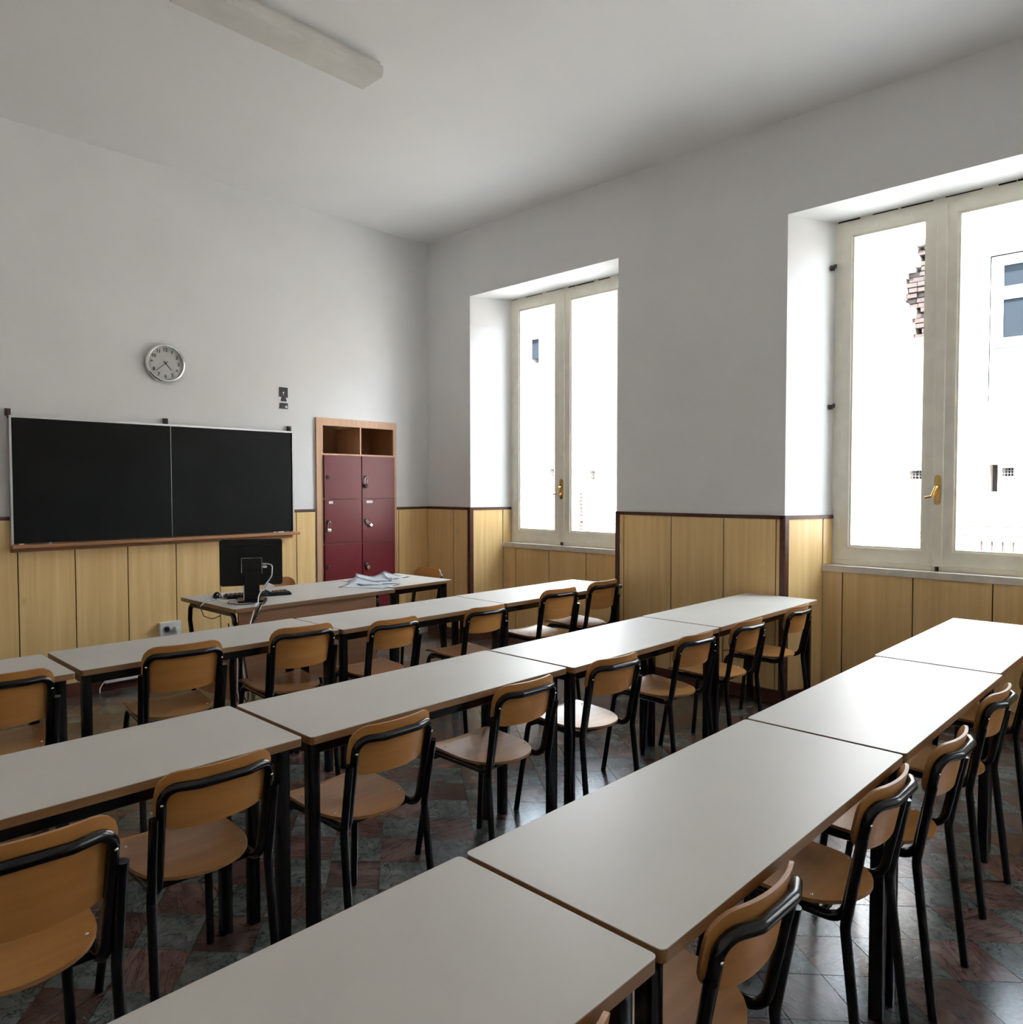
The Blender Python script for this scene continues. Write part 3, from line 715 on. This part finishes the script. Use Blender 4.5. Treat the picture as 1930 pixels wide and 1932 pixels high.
link('scroll_wheel', lathem([(0, -0.004), (0.007, -0.004), (0.007, 0.004), (0, 0.004)], 12), M['steel'], ms, (0, 0.034, 0.021), (0, math.pi/2, 0))
tag(link('mouse_cable', tubem(fillet([(2.385, 5.19, TZ+0.006), (2.34, 5.10, TZ+0.005), (2.245, 5.06, TZ+0.005), (2.190, 5.02, TZ-0.02), (2.185, 4.95, TZ-0.075), (2.21, 4.88, TZ-0.09), (2.26, 4.86, TZ-0.07)], 0.03), 0.0028, 6), M['black']), 'thin black mouse cable looping over the desk end', 'cable')
tag(link('keyboard_cable', tubem(fillet([(2.49, 5.02, TZ+0.006), (2.38, 4.98, TZ+0.004), (2.315, 4.88, TZ+0.004), (2.34, 4.76, TZ+0.004), (2.43, 4.735, TZ+0.004), (2.47, 4.79, TZ+0.004)], 0.04), 0.003, 6), M['black']), 'black keyboard cable curling beside the monitor foot', 'cable')
mw = mo.matrix_basis.copy()
def ml(x, y, z): return tuple(Matrix.LocRotScale(mo.location, mo.rotation_euler, None) @ Vector((x, y, z)))
tag(link('monitor_cable', tubem(fillet([ml(0.098, -0.040, 0.256), ml(0.135, -0.06, 0.250), ml(0.130, -0.085, 0.175), ml(0.075, -0.10, 0.10), ml(0.040, -0.118, 0.045), ml(0.035, -0.20, 0.006), ml(0.015, -0.262, 0.004), ml(-0.005, -0.345, -0.06), (2.285, 4.545, 0.61)], 0.05), 0.0042, 8), M['white']), 'white monitor cable hanging over the front of the teacher desk', 'cable')
tag(link('power_cable', tubem(fillet([ml(0.09, -0.10, 0.02), ml(0.075, -0.17, 0.006), ml(0.055, -0.262, 0.006), ml(0.03, -0.325, -0.03), ml(-0.02, -0.36, -0.11), (2.255, 4.555, 0.585), (2.24, 4.56, 0.30), (2.25, 4.57, 0.10)], 0.05), 0.010, 8), M['black']), 'thick black cable bundle hanging down the teacher desk front', 'cable')
ad = thing('cable_adapter', 'small white plug block dangling on the monitor cable', 'adapter', ml(0.112, -0.10, 0.098), math.radians(-20))
link('adapter_body', boxm(-0.024, 0.024, -0.012, 0.012, -0.022, 0.026, 0.004), M['white'], ad, rot=(0, math.radians(28), 0))
link('adapter_plug', boxm(-0.022, 0.004, -0.011, 0.011, -0.056, -0.022, 0.003), plain('blue_plug', (0.02, 0.025, 0.09), 0.4), ad, rot=(0, math.radians(20), 0))
tag(link('sticky_note_pad', boxm(-0.045, 0.045, -0.02, 0.02, 0, 0.012, 0.002, 1), M['green'], loc=(2.79, 5.16, TZ+0.001), rot=(0, 0, -0.2)), 'small green pad lying behind the keyboard', 'note pad')
for k, (dx, c) in enumerate(((0.0, 'black'), (0.03, 'white'), (0.062, 'black'))):
    pts = [(2.235+dx, 4.70, 0.66), (2.225+dx, 4.62, 0.45), (2.21+dx, 4.60, 0.20+0.03*k), (2.25+dx, 4.60, 0.09), (2.29+dx*0.6, 4.62, 0.25), (2.275+dx*0.5, 4.68, 0.60)]
    tag(link('hanging_cable', tubem(fillet(pts, 0.05), 0.0045, 6), M[c]), ['black cable loop hanging under the left end of the teacher desk', 'white cable loop hanging between two black ones under the teacher desk', 'black cable loop nearest the brown desk panel'][k], 'cable')

# ------------------------------------------------------------------ papers on the side table
def sheet(name, label, x, y, rz, w=0.21, h=0.297, curl=0.0, z=0.0, grp=None):
    bm = bmesh.new(); n = 8; g = []
    for i in range(n+1):
        row = []
        for j in range(n+1):
            u, v = i/n, j/n
            row.append(bm.verts.new(((u-0.5)*w, (v-0.5)*h, 0.0008+curl*max(0, u+v-1.15)**2*1.2+0.002*math.sin(u*5+v*3)**2)))
        g.append(row)
    for i in range(n):
        for j in range(n): bm.faces.new((g[i][j], g[i+1][j], g[i+1][j+1], g[i][j+1]))
    r = bmesh.ops.solidify(bm, geom=list(bm.faces), thickness=0.0006)
    o = link(name, mesh(bm, True), M['paper'], loc=(x, y, TZ+0.0015+z), rot=(0, 0, rz))
    return tag(o, label, 'paper', grp)
P_ = 'loose papers on the tables'
sheet('paper_sheet', 'white sheet lying nearest the viewer on the teacher tables', 3.53, 4.95, 0.5, 0.30, 0.40, 0.06, 0.000, P_)
sheet('paper_sheet', 'curled white sheet in the middle of the paper pile', 3.66, 5.10, -0.35, 0.30, 0.40, 0.05, 0.006, P_)
sheet('paper_sheet', 'white sheet on top of the paper pile', 3.72, 5.17, 0.9, 0.21, 0.30, 0.05, 0.012, P_)
sheet('paper_sheet', 'white sheet at the far corner of the side table', 3.98, 5.30, 0.2, 0.21, 0.30, 0.04, 0.000, P_)

# ================================================================== chalkboard
BX0, BX1, BZ0, BZ1 = 1.386, 3.614, 1.140, 2.058
bd = thing('chalkboard', 'wide black two-panel chalkboard with aluminium frame and wooden tray', 'chalkboard', ((BX0+BX1)/2, YF, 0))
cx = (BX0+BX1)/2
yb0, yb1 = -0.045, -0.020
for a, b in ((BX0+0.012, 2.508), (2.512, BX1-0.012)):
    link('writing_panel', boxm(a-cx, b-cx, yb0, yb1, BZ0+0.004, BZ1-0.014, 0.0008, 1), M['slate'], bd)
link('centre_joint', boxm(2.5090-cx, 2.5112-cx, yb0-0.0005, yb1, BZ0, BZ1-0.012), M['alu'], bd)
bm = bmesh.new()
addbox(bm, BX0-cx, BX1-cx, yb0-0.008, yb1+0.002, BZ1-0.015, BZ1); addbox(bm, BX0-cx, BX0-cx+0.014, yb0-0.008, yb1+0.002, BZ0, BZ1-0.015)
addbox(bm, BX1-cx-0.014, BX1-cx, yb0-0.008, yb1+0.002, BZ0, BZ1-0.015)
link('aluminium_frame', mesh(bm), M['alu'], bd)
tr = link('chalk_tray', boxm(BX0-cx-0.006, BX1-cx+0.030, -0.105, -0.016, BZ0-0.030, BZ0-0.004, 0.004), M['tray'], bd)
link('tray_back', boxm(BX0-cx, BX1-cx, -0.022, -0.0105, BZ0-0.06, BZ0), M['tray'], tr)
for k, hx in enumerate((1.388, 2.480, 3.590)):
    bm = bmesh.new(); addbox(bm, -0.016, 0.016, -0.030, -0.001, 0, 0.050); addbox(bm, -0.008, 0.008, -0.040, -0.028, -0.02, 0.035)
    link('wall_bracket', mesh(bm), M['rust'], bd, (hx-cx, 0, BZ1-0.002))
for k, (x, l) in enumerate(((1.44, 0.03), (3.46, 0.055), (3.40, 0.03), (1.62, 0.02))):
    c = link('chalk_stick', lathem([(0, -l/2), (0.005, -l/2), (0.005, l/2), (0, l/2)], 10), M['white'], loc=(x, YF-0.085, BZ0+0.0015), rot=(0, math.pi/2, 0))
    tag(c, ['white chalk stub at the left end of the chalk tray', 'longest white chalk stick near the right end of the tray', 'white chalk stub beside the longest chalk stick', 'tiny white chalk stub second from the left on the tray'][k], 'chalk', 'chalk on the tray')

# ================================================================== wall clock
ck = thing('wall_clock', 'round wall clock with chrome rim hanging above the chalkboard', 'clock', (2.486, YF, 2.552), 0)
ck.rotation_euler = (math.pi/2, 0, 0)       # local z points into the room
R_ = 0.155
link('chrome_rim', lathem([(R_-0.004, 0.002), (R_, 0.004), (R_+0.003, 0.020), (R_, 0.034), (R_-0.008, 0.042), (R_-0.018, 0.040), (R_-0.022, 0.026), (R_-0.022, 0.018)], 64, 60), M['chrome'], ck)
dl = link('dial', lathem([(0, 0.016), (R_-0.020, 0.016), (R_-0.020, 0.020), (0, 0.020)], 64), M['dial'], ck)
for h_ in range(1, 13):
    a = math.radians(90-30*h_); rr = 0.106
    link('numeral', textm(str(h_), 0.037), M['print'], dl, (rr*math.cos(a), rr*math.sin(a), 0.0206))
tk = bmesh.new()
for k in range(60):
    a = math.radians(6*k); r0 = 0.122 if k % 5 else 0.119
    c, s_ = math.cos(a), math.sin(a); w = 0.0008 if k % 5 else 0.0014
    addprism(tk, [(r0*c-w*s_, r0*s_+w*c), (r0*c+w*s_, r0*s_-w*c), (0.126*c+w*s_, 0.126*s_-w*c), (0.126*c-w*s_, 0.126*s_+w*c)], 'z', 0.0201, 0.0206)
link('minute_marks', mesh(tk), M['print'], dl)
def hand(name, deg, ln, w, z):
    a = math.radians(90-deg)
    o = link(name, prismm([(-0.022, -w*0.8), (ln, -w*0.6), (ln, w*0.6), (-0.022, w*0.8)], 'z', z, z+0.0012), M['print'], ck, rot=(0, 0, a)); return o
hand('hour_hand', 30*4.63, 0.070, 0.0042, 0.023); hand('minute_hand', 6*38.3, 0.104, 0.0034, 0.026)
link('hand_cap', lathem([(0, 0.022), (0.006, 0.022), (0.006, 0.030), (0, 0.031)], 16), M['print'], ck)
link('cover_glass', lathem([(R_-0.020, 0.032), (R_*0.7, 0.036), (R_*0.35, 0.038), (0, 0.0385)], 48, 60), M['glass'], ck)

# ================================================================== small picture card on the wall
pc = thing('picture_card', 'small dark picture card with white border pinned above the locker', 'picture', (3.545, YF, 2.361))
link('card', boxm(-0.050, 0.050, -0.0025, -0.0005, -0.107, 0.107), M['paper'], pc)
def pr(pts, mt, d): link('printed_shape', prismm(pts, 'y', -0.0025-d, -0.0024), M[mt], pc)
pr([(-0.045, 0.010), (0.045, 0.006), (0.045, 0.098), (-0.045, 0.098)], 'print', 0.0003)
pr([(-0.020, 0.012), (0.022, 0.012), (0.034, -0.030), (-0.030, -0.030)], 'print', 0.0004)
pr([(-0.045, -0.098), (0.045, -0.098), (0.045, -0.044), (-0.040, -0.044)], 'print', 0.0003)
pr([(0.010, -0.082), (0.040, -0.090), (0.034, -0.062)], 'paper', 0.0005)
pr(rrect(-0.006, 0.008, 0.040, 0.058, 0.006), 'paper', 0.0006)
pr([(-0.006, 0.022), (0.008, 0.022), (0.004, 0.034), (-0.002, 0.034)], 'printgrey', 0.0006)

# ================================================================== built-in locker
lk = thing('locker_cabinet', 'tall built-in locker with red doors and two open top compartments', 'locker', ((LX0+LX1)/2, YF, 0))
lc = (LX0+LX1)/2; y0, yd = -0.022, 0.40
bm = bmesh.new()
X0, X1 = LX0+0.008-lc, LX1-0.008-lc
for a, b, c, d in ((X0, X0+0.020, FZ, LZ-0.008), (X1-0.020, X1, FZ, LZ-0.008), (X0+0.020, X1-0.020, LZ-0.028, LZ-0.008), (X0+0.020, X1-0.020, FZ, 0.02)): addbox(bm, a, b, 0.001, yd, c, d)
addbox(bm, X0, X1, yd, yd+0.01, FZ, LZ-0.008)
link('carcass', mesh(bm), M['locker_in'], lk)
bm = bmesh.new()
for a, b, c, d in ((LX0-lc, LX0+0.070-lc, FZ, LZ), (LX1-0.040-lc, LX1-lc, FZ, LZ), (LX0+0.070-lc, LX1-0.040-lc, LZ-0.072, LZ), (LX0+0.070-lc, LX1-0.040-lc, FZ, 0.13)): addbox(bm, a, b, y0, 0.0, c, d)
link('face_frame', mesh(bm), M['locker_wood'], lk)
link('middle_divider', boxm(4.366-lc, 4.380-lc, y0+0.002, yd, 0.13, LZ-0.072), M['locker_wood'], lk)
for z in (1.862, 1.429, 0.996, 0.563): link('shelf', boxm(LX0+0.028-lc, LX1-0.028-lc, -0.018, yd, z-0.008, z+0.008), M['locker_wood'], lk)
DX = [(3.945, 4.368), (4.377, 4.778)]; DZ = [(1.433, 1.852), (1.000, 1.425), (0.567, 0.992), (0.134, 0.559)]
for r, (za, zb) in enumerate(DZ):
    for c, (xa, xb) in enumerate(DX):
        d = link('locker_door', boxm(xa-lc, xb-lc, y0-0.017, y0+0.001, za, zb, 0.0015, 1), M['red'], lk)
        hx, hz = xa+0.040-lc, (za+zb)/2-0.002
        link('hasp_plate', boxm(hx-0.020, hx+0.004, y0-0.0215, y0-0.017, hz-0.020, hz+0.020, 0.001, 1), M['rust'], d)
        hb = bmesh.new(); addtube(hb, fillet([(hx-0.002, y0-0.018, hz+0.016), (hx-0.002, y0-0.040, hz+0.012), (hx+0.003, y0-0.040, hz-0.012), (hx+0.003, y0-0.018, hz-0.018)], 0.008), 0.003, 8)
        link('hasp_loop', mesh(hb), M['chrome'], d)
        if r == 1: link('name_plate', boxm(*(((3.990, 4.037) if c == 0 else (4.423, 4.500))[0]-lc, ((3.990, 4.037) if c == 0 else (4.423, 4.500))[1]-lc), y0-0.0195, y0-0.0168, 1.386, 1.411, 0.001, 1), M['white'], d)
def padlock(x, z, tiltd, body, w, h, sh, label, rnd=False):
    p = thing('padlock', label, 'padlock', (x, YF+y0-0.034, z)); p.rotation_euler = (0, math.radians(tiltd), 0)
    if rnd: link('lock_body', lathem([(0, -0.010), (w*0.85, -0.010), (w, -0.006), (w, 0.006), (w*0.85, 0.010), (0, 0.010)], 24), M[body], p, (0, 0, -sh-h*0.4), (math.pi/2, 0, 0))
    else: link('lock_body', boxm(-w, w, -0.008, 0.008, -sh-h, -sh, 0.004), M[body], p)
    link('shackle', tubem(fillet([(-w*0.62, 0, -sh-0.004), (-w*0.62, 0, 0.006), (w*0.62, 0, 0.006), (w*0.62, 0, -sh-0.004)], w*0.6), 0.0032, 8), M['chrome'], p)
padlock(4.412, 1.634, 0, 'blackrough', 0.021, 0.04, 0.058, 'black round padlock on the upper right red locker door', True)
padlock(3.990, 1.208, 6, 'steel', 0.021, 0.030, 0.062, 'long silver padlock on the middle left red locker door')
padlock(4.415, 1.206, -52, 'steel', 0.016, 0.034, 0.048, 'silver padlock hanging askew on the middle right red door')
padlock(4.416, 0.778, -22, 'chrome', 0.019, 0.032, 0.026, 'short silver padlock on the lower right red locker door')

# ================================================================== wall socket, cable duct, ceiling lamp
so = thing('power_socket', 'white double power socket box low on the panelled wall', 'socket', (2.482, YF-PT, 0.392))
link('socket_box', boxm(-0.084, 0.084, -0.045, 0, -0.055, 0.055, 0.005), M['white'], so)
for x in (-0.034, 0.040):
    sk = link('socket_well', lathem([(0.030, 0.0), (0.030, 0.003), (0.022, 0.003), (0.020, 0.0), (0, 0.0)], 24), M['white' if x > 0 else 'printgrey'], so, (x, -0.045, -0.004), (math.pi/2, 0, 0))
    for sx in (-0.008, 0.008): link('contact_hole', lathem([(0, 0.0), (0.003, 0.0), (0.003, 0.0012), (0, 0.0012)], 8), M['print'], sk, (sx, 0, 0.0005))
link('plug', boxm(0.020, 0.058, -0.085, -0.0485, -0.030, 0.014, 0.008), M['white'], so)
tag(link('socket_cord', tubem(fillet([(2.52, YF-0.095, 0.375), (2.515, YF-0.12, 0.33), (2.47, YF-0.09, 0.31), (2.44, YF-0.06, 0.20), (2.44, YF-0.05, 0.11)], 0.03), 0.004, 6), M['white']), 'white cord hanging from the wall socket', 'cable')
dk = thing('extension_block', 'white power strip fixed on the dark baseboard', 'power strip', (2.13, YF-0.021, 0.046))
link('strip_body', boxm(-0.15, 0.15, -0.04, 0, -0.016, 0.024, 0.005), M['white'], dk)
link('strip_lid', boxm(-0.146, 0.146, -0.044, -0.04, -0.010, 0.018, 0.002, 1), M['white'], dk)
tag(link('strip_cord', tubem(fillet([(1.98, YF-0.045, 0.045), (1.955, YF-0.06, 0.03), (1.94, YF-0.06, 0.0), (1.93, YF-0.09, FZ+0.005)], 0.02), 0.004, 6), M['white']), 'white cord dropping from the power strip to the floor', 'cable')
lp = thing('ceiling_lamp', 'long unlit fluorescent ceiling lamp with yellowed plastic diffuser', 'lamp', (2.240, 3.915, H))
link('housing', boxm(-0.585, 0.585, -0.10, 0.10, -0.028, 0.0, 0.003, 1), M['lampbody'], lp)
bm = bmesh.new(); addprism(bm, [(-0.111, -0.026), (-0.113, -0.060), (-0.104, -0.090), (0.104, -0.090), (0.113, -0.060), (0.111, -0.026)], 'x', -0.595, 0.595)
link('diffuser', mesh(bm), M['diffuser'], lp)

# ================================================================== outside: street and the building opposite
struct(link('street', boxm(XR+THK+0.02, 40, -40, 50, -1.5, -1.2), M['street']), 'paved street outside the windows')
bm = bmesh.new(); xo = XR+THK
addbox(bm, xo-0.35, xo, -22, YB-0.2, -1.2, 5.4); addbox(bm, xo-0.35, xo, YF+0.5, 34, -1.2, 5.4); addbox(bm, xo-0.35, xo, YB-0.2, YF+0.5, H+0.2, 5.4)
addbox(bm, xo-0.35, xo, YB-0.2, YF+0.5, -1.2, -0.12)
struct(link('sky_shade_wall', mesh(bm), M['stucco']), 'unseen school wall added to shade the building opposite')  # out of view, added and sized to limit light on the opposite building
FX = 12.5
rows = []; poly = [(5.21, 3.44), (5.16, 3.56), (4.91, 3.52), (4.70, 3.69), (4.55, 3.65), (4.41, 3.73), (4.24, 3.58), (3.83, 3.57), (3.79, 3.47)]
def edge_at(z):
    for (za, ya), (zb, yb_) in zip(poly, poly[1:]):
        if zb <= z <= za: return ya+(yb_-ya)*(za-z)/(za-zb)
    return 3.44
holes = [(3.18, 3.75, 3.79, 5.21), (3.40, 3.59, 1.66, 1.79), (2.42, 2.55, 1.47, 1.86), (2.23, 2.38, 1.69, 1.81), (1.40, 2.56, 2.76, 4.81), (1.50, 2.68, 0.28, 0.76),
         (10.70, 10.87, 1.76, 1.94), (9.58, 9.77, 1.70, 1.88), (11.15, 11.40, 3.70, 4.83)]
fb = thing('opposite_building', 'sunlit old stucco building across the street with damaged plaster', 'building', (FX, 6, -1.2))
def fbl(name, me, mt): return link(name, me, M[mt], fb, (-FX, -6, 1.2))
fbl('stucco_wall', slab_holes(-22, 34, -1.2, 6.0, FX, FX+0.35, holes, 'x'), 'stucco')
fbl('wall_core', boxm(FX+0.35, FX+0.6, -22, 34, -1.2, 6.0), 'hole')
z = 3.79; k = 0
while z < 5.20:
    hz = 0.070; e = edge_at(z+0.035)+random.uniform(-0.03, 0.03); e = min(max(e, 3.35), 3.745)
    if e < 3.745: fbl('plaster_edge', boxm(FX+0.002, FX+0.34, e, 3.75, z, min(z+hz+0.0085, 5.21)), 'stucco')
    y = e-0.004; y -= random.uniform(0, 0.1)*(k % 2)
    while y > 3.20:
        w = 0.235*random.uniform(0.8, 1.0) if y < e-0.05 else random.uniform(0.10, 0.2)
        fbl('brick', boxm(FX+random.uniform(0.03, 0.11), FX+0.30, max(y-w, 3.18), y, z+0.004, z+hz-0.004), 'brick'); y -= w+0.012
    z += hz+0.008; k += 1
# window of the opposite building, seen through the nearer classroom window
bm = bmesh.new()
for a, b, c, d in ((2.50, 2.56, 2.76, 4.81), (1.40, 1.46, 2.76, 4.81), (1.46, 2.50, 4.72, 4.81), (1.46, 2.50, 2.76, 2.84), (1.94, 2.02, 2.84, 4.72), (1.46, 2.50, 3.52, 3.60), (1.46, 2.50, 4.24, 4.32)): addbox(bm, FX+0.06, FX+0.12, a, b, c, d)
fw_ = fbl('facade_window', mesh(bm), 'facadeframe')
for a, b, c, d in ((2.02, 2.50, 4.32, 4.72), (2.02, 2.50, 3.60, 4.24), (1.46, 1.94, 4.32, 4.72), (1.46, 1.94, 3.60, 4.24)):
    link('casement', slab_holes(a, b, c, d, FX+0.065, FX+0.10, [(a+0.08, b-0.09, c+0.05, d-0.05)], 'x'), M['facadeframe'], fw_)
    link('pane', boxm(FX+0.09, FX+0.10, a+0.05, b-0.05, c+0.04, d-0.04), M['darkglass'], fw_)
for a, b in ((2.02, 2.50), (1.46, 1.94)): link('lower_panel', boxm(FX+0.08, FX+0.10, a, b, 2.84, 3.52), M['shutter'], fw_)
bm = bmesh.new()
for a, b, c, d in ((2.56, 2.66, 2.66, 4.92), (1.30, 1.40, 2.66, 4.92), (1.40, 2.56, 4.81, 4.92)): addbox(bm, FX-0.04, FX+0.06, a, b, c, d)
fbl('window_surround', mesh(bm), 'stone')
fbl('string_course', boxm(FX-0.10, FX+0.02, -22, 2.92, 2.56, 2.66), 'stone'); fbl('string_course', boxm(FX-0.05, FX+0.02, -22, 2.92, 2.50, 2.56), 'stone')
fbl('cornice', boxm(FX-0.16, FX+0.02, -22, 2.90, 5.26, 5.37), 'stone'); fbl('cornice', boxm(FX-0.09, FX+0.02, -22, 2.90, 5.18, 5.26), 'stone')
# barred low window
bw = fbl('barred_window', boxm(FX+0.20, FX+0.22, 1.50, 2.68, 0.28, 0.76), 'facadeframe')
for k in range(9): link('window_bar', boxm(FX+0.02, FX+0.035, 1.56+k*0.13, 1.578+k*0.13, 0.28, 0.76), M['brick'], bw)
link('window_bar', boxm(FX+0.015, FX+0.03, 1.50, 2.68, 0.60, 0.62), M['rust'], bw)
for a, b, z in ((3.0, 4.8, 0.845), (1.3, 2.95, 0.98), (1.3, 2.95, 0.845), (9.1, 9.95, 0.865), (10.6, 11.53, 0.855)):
    link('wall_pipe', tubem([(FX-0.04, a, z), (FX-0.04, b, z)], 0.014, 8), M['rust'], fb, (-FX, -6, 1.2))
link('wall_pipe', tubem([(FX-0.03, 11.415, 0.9), (FX-0.03, 11.415, 5.35)], 0.012, 8), M['printgrey'], fb, (-FX, -6, 1.2))
fbl('ledge', boxm(FX-0.10, FX+0.02, 10.83, 11.39, 5.30, 5.36), 'stone'); fbl('ledge', boxm(FX-0.05, FX+0.01, 10.69, 11.41, 2.53, 2.55), 'stone')
fbl('facade_window', boxm(FX+0.05, FX+0.08, 11.15, 11.40, 3.70, 4.30), 'shutter'); fbl('facade_window', boxm(FX+0.05, FX+0.08, 11.15, 11.40, 4.40, 4.83), 'darkglass')
k = 0
zz = 0.62
while zz < 1.38:
    fbl('brick', boxm(FX-0.012, FX+0.02, 9.90+random.uniform(0, 0.02), 9.98+random.uniform(-0.01, 0.03), zz, zz+0.055), 'brick'); zz += 0.075
# grille of the little vents
for (a, b, c, d) in ((3.40, 3.59, 1.66, 1.79), (2.23, 2.38, 1.69, 1.81), (10.70, 10.87, 1.76, 1.94), (9.58, 9.77, 1.70, 1.88)):
    bm = bmesh.new()
    for q in range(1, 4): addbox(bm, FX+0.03, FX+0.035, a+(b-a)*q/4-0.004, a+(b-a)*q/4+0.004, c, d)
    for q in range(1, 3): addbox(bm, FX+0.03, FX+0.035, a, b, c+(d-c)*q/3-0.004, c+(d-c)*q/3+0.004)
    fbl('vent_grille', mesh(bm), 'grille')
# street lamp and bracket on the facade, small sign
sl = thing('facade_lamp', 'small hooded lamp fixed high on the building across the street', 'lamp', (FX, 9.72, 5.2))
link('lamp_arm', tubem(fillet([(0, 0.22, 0.10), (-0.20, 0.20, 0.12), (-0.22, 0.02, 0.08)], 0.05), 0.012, 8), M['rust'], sl)
link('lamp_hood', lathem([(0.16, 0.0), (0.13, 0.06), (0.05, 0.10), (0, 0.11)], 20), M['printgrey'], sl, (-0.22, 0, -0.02))
link('lamp_bulb', lathem([(0, -0.12), (0.06, -0.10), (0.07, 0), (0, 0.0)], 16), M['printgrey'], sl, (-0.22, 0, 0.0))
bk = thing('wall_lantern', 'small lantern bracket on the building across the street', 'lantern', (FX, 9.26, 3.36))
link('lantern_body', prismm([(-0.05, -0.12), (0.05, -0.12), (0.07, 0.06), (-0.07, 0.06)], 'x', -0.14, -0.04), M['printgrey'], bk)
link('lantern_cap', prismm([(-0.08, 0.06), (0.08, 0.06), (0.02, 0.12), (-0.02, 0.12)], 'x', -0.15, 0.0), M['rust'], bk)
sg = thing('wall_sign', 'small square white sign with red edge across the street', 'sign', (FX, 11.355, 0.73))
link('sign_plate', boxm(-0.02, -0.005, -0.085, 0.085, -0.09, 0.09), plain('sign_red', (0.35, 0.06, 0.05), 0.6), sg)
link('sign_face', boxm(-0.022, -0.019, -0.070, 0.070, -0.075, 0.075), M['white'], sg)
link('sign_letter', textm('T', 0.14, 0.001), M['rust'], sg, (-0.0235, 0, 0), (math.pi/2, 0, -math.pi/2))
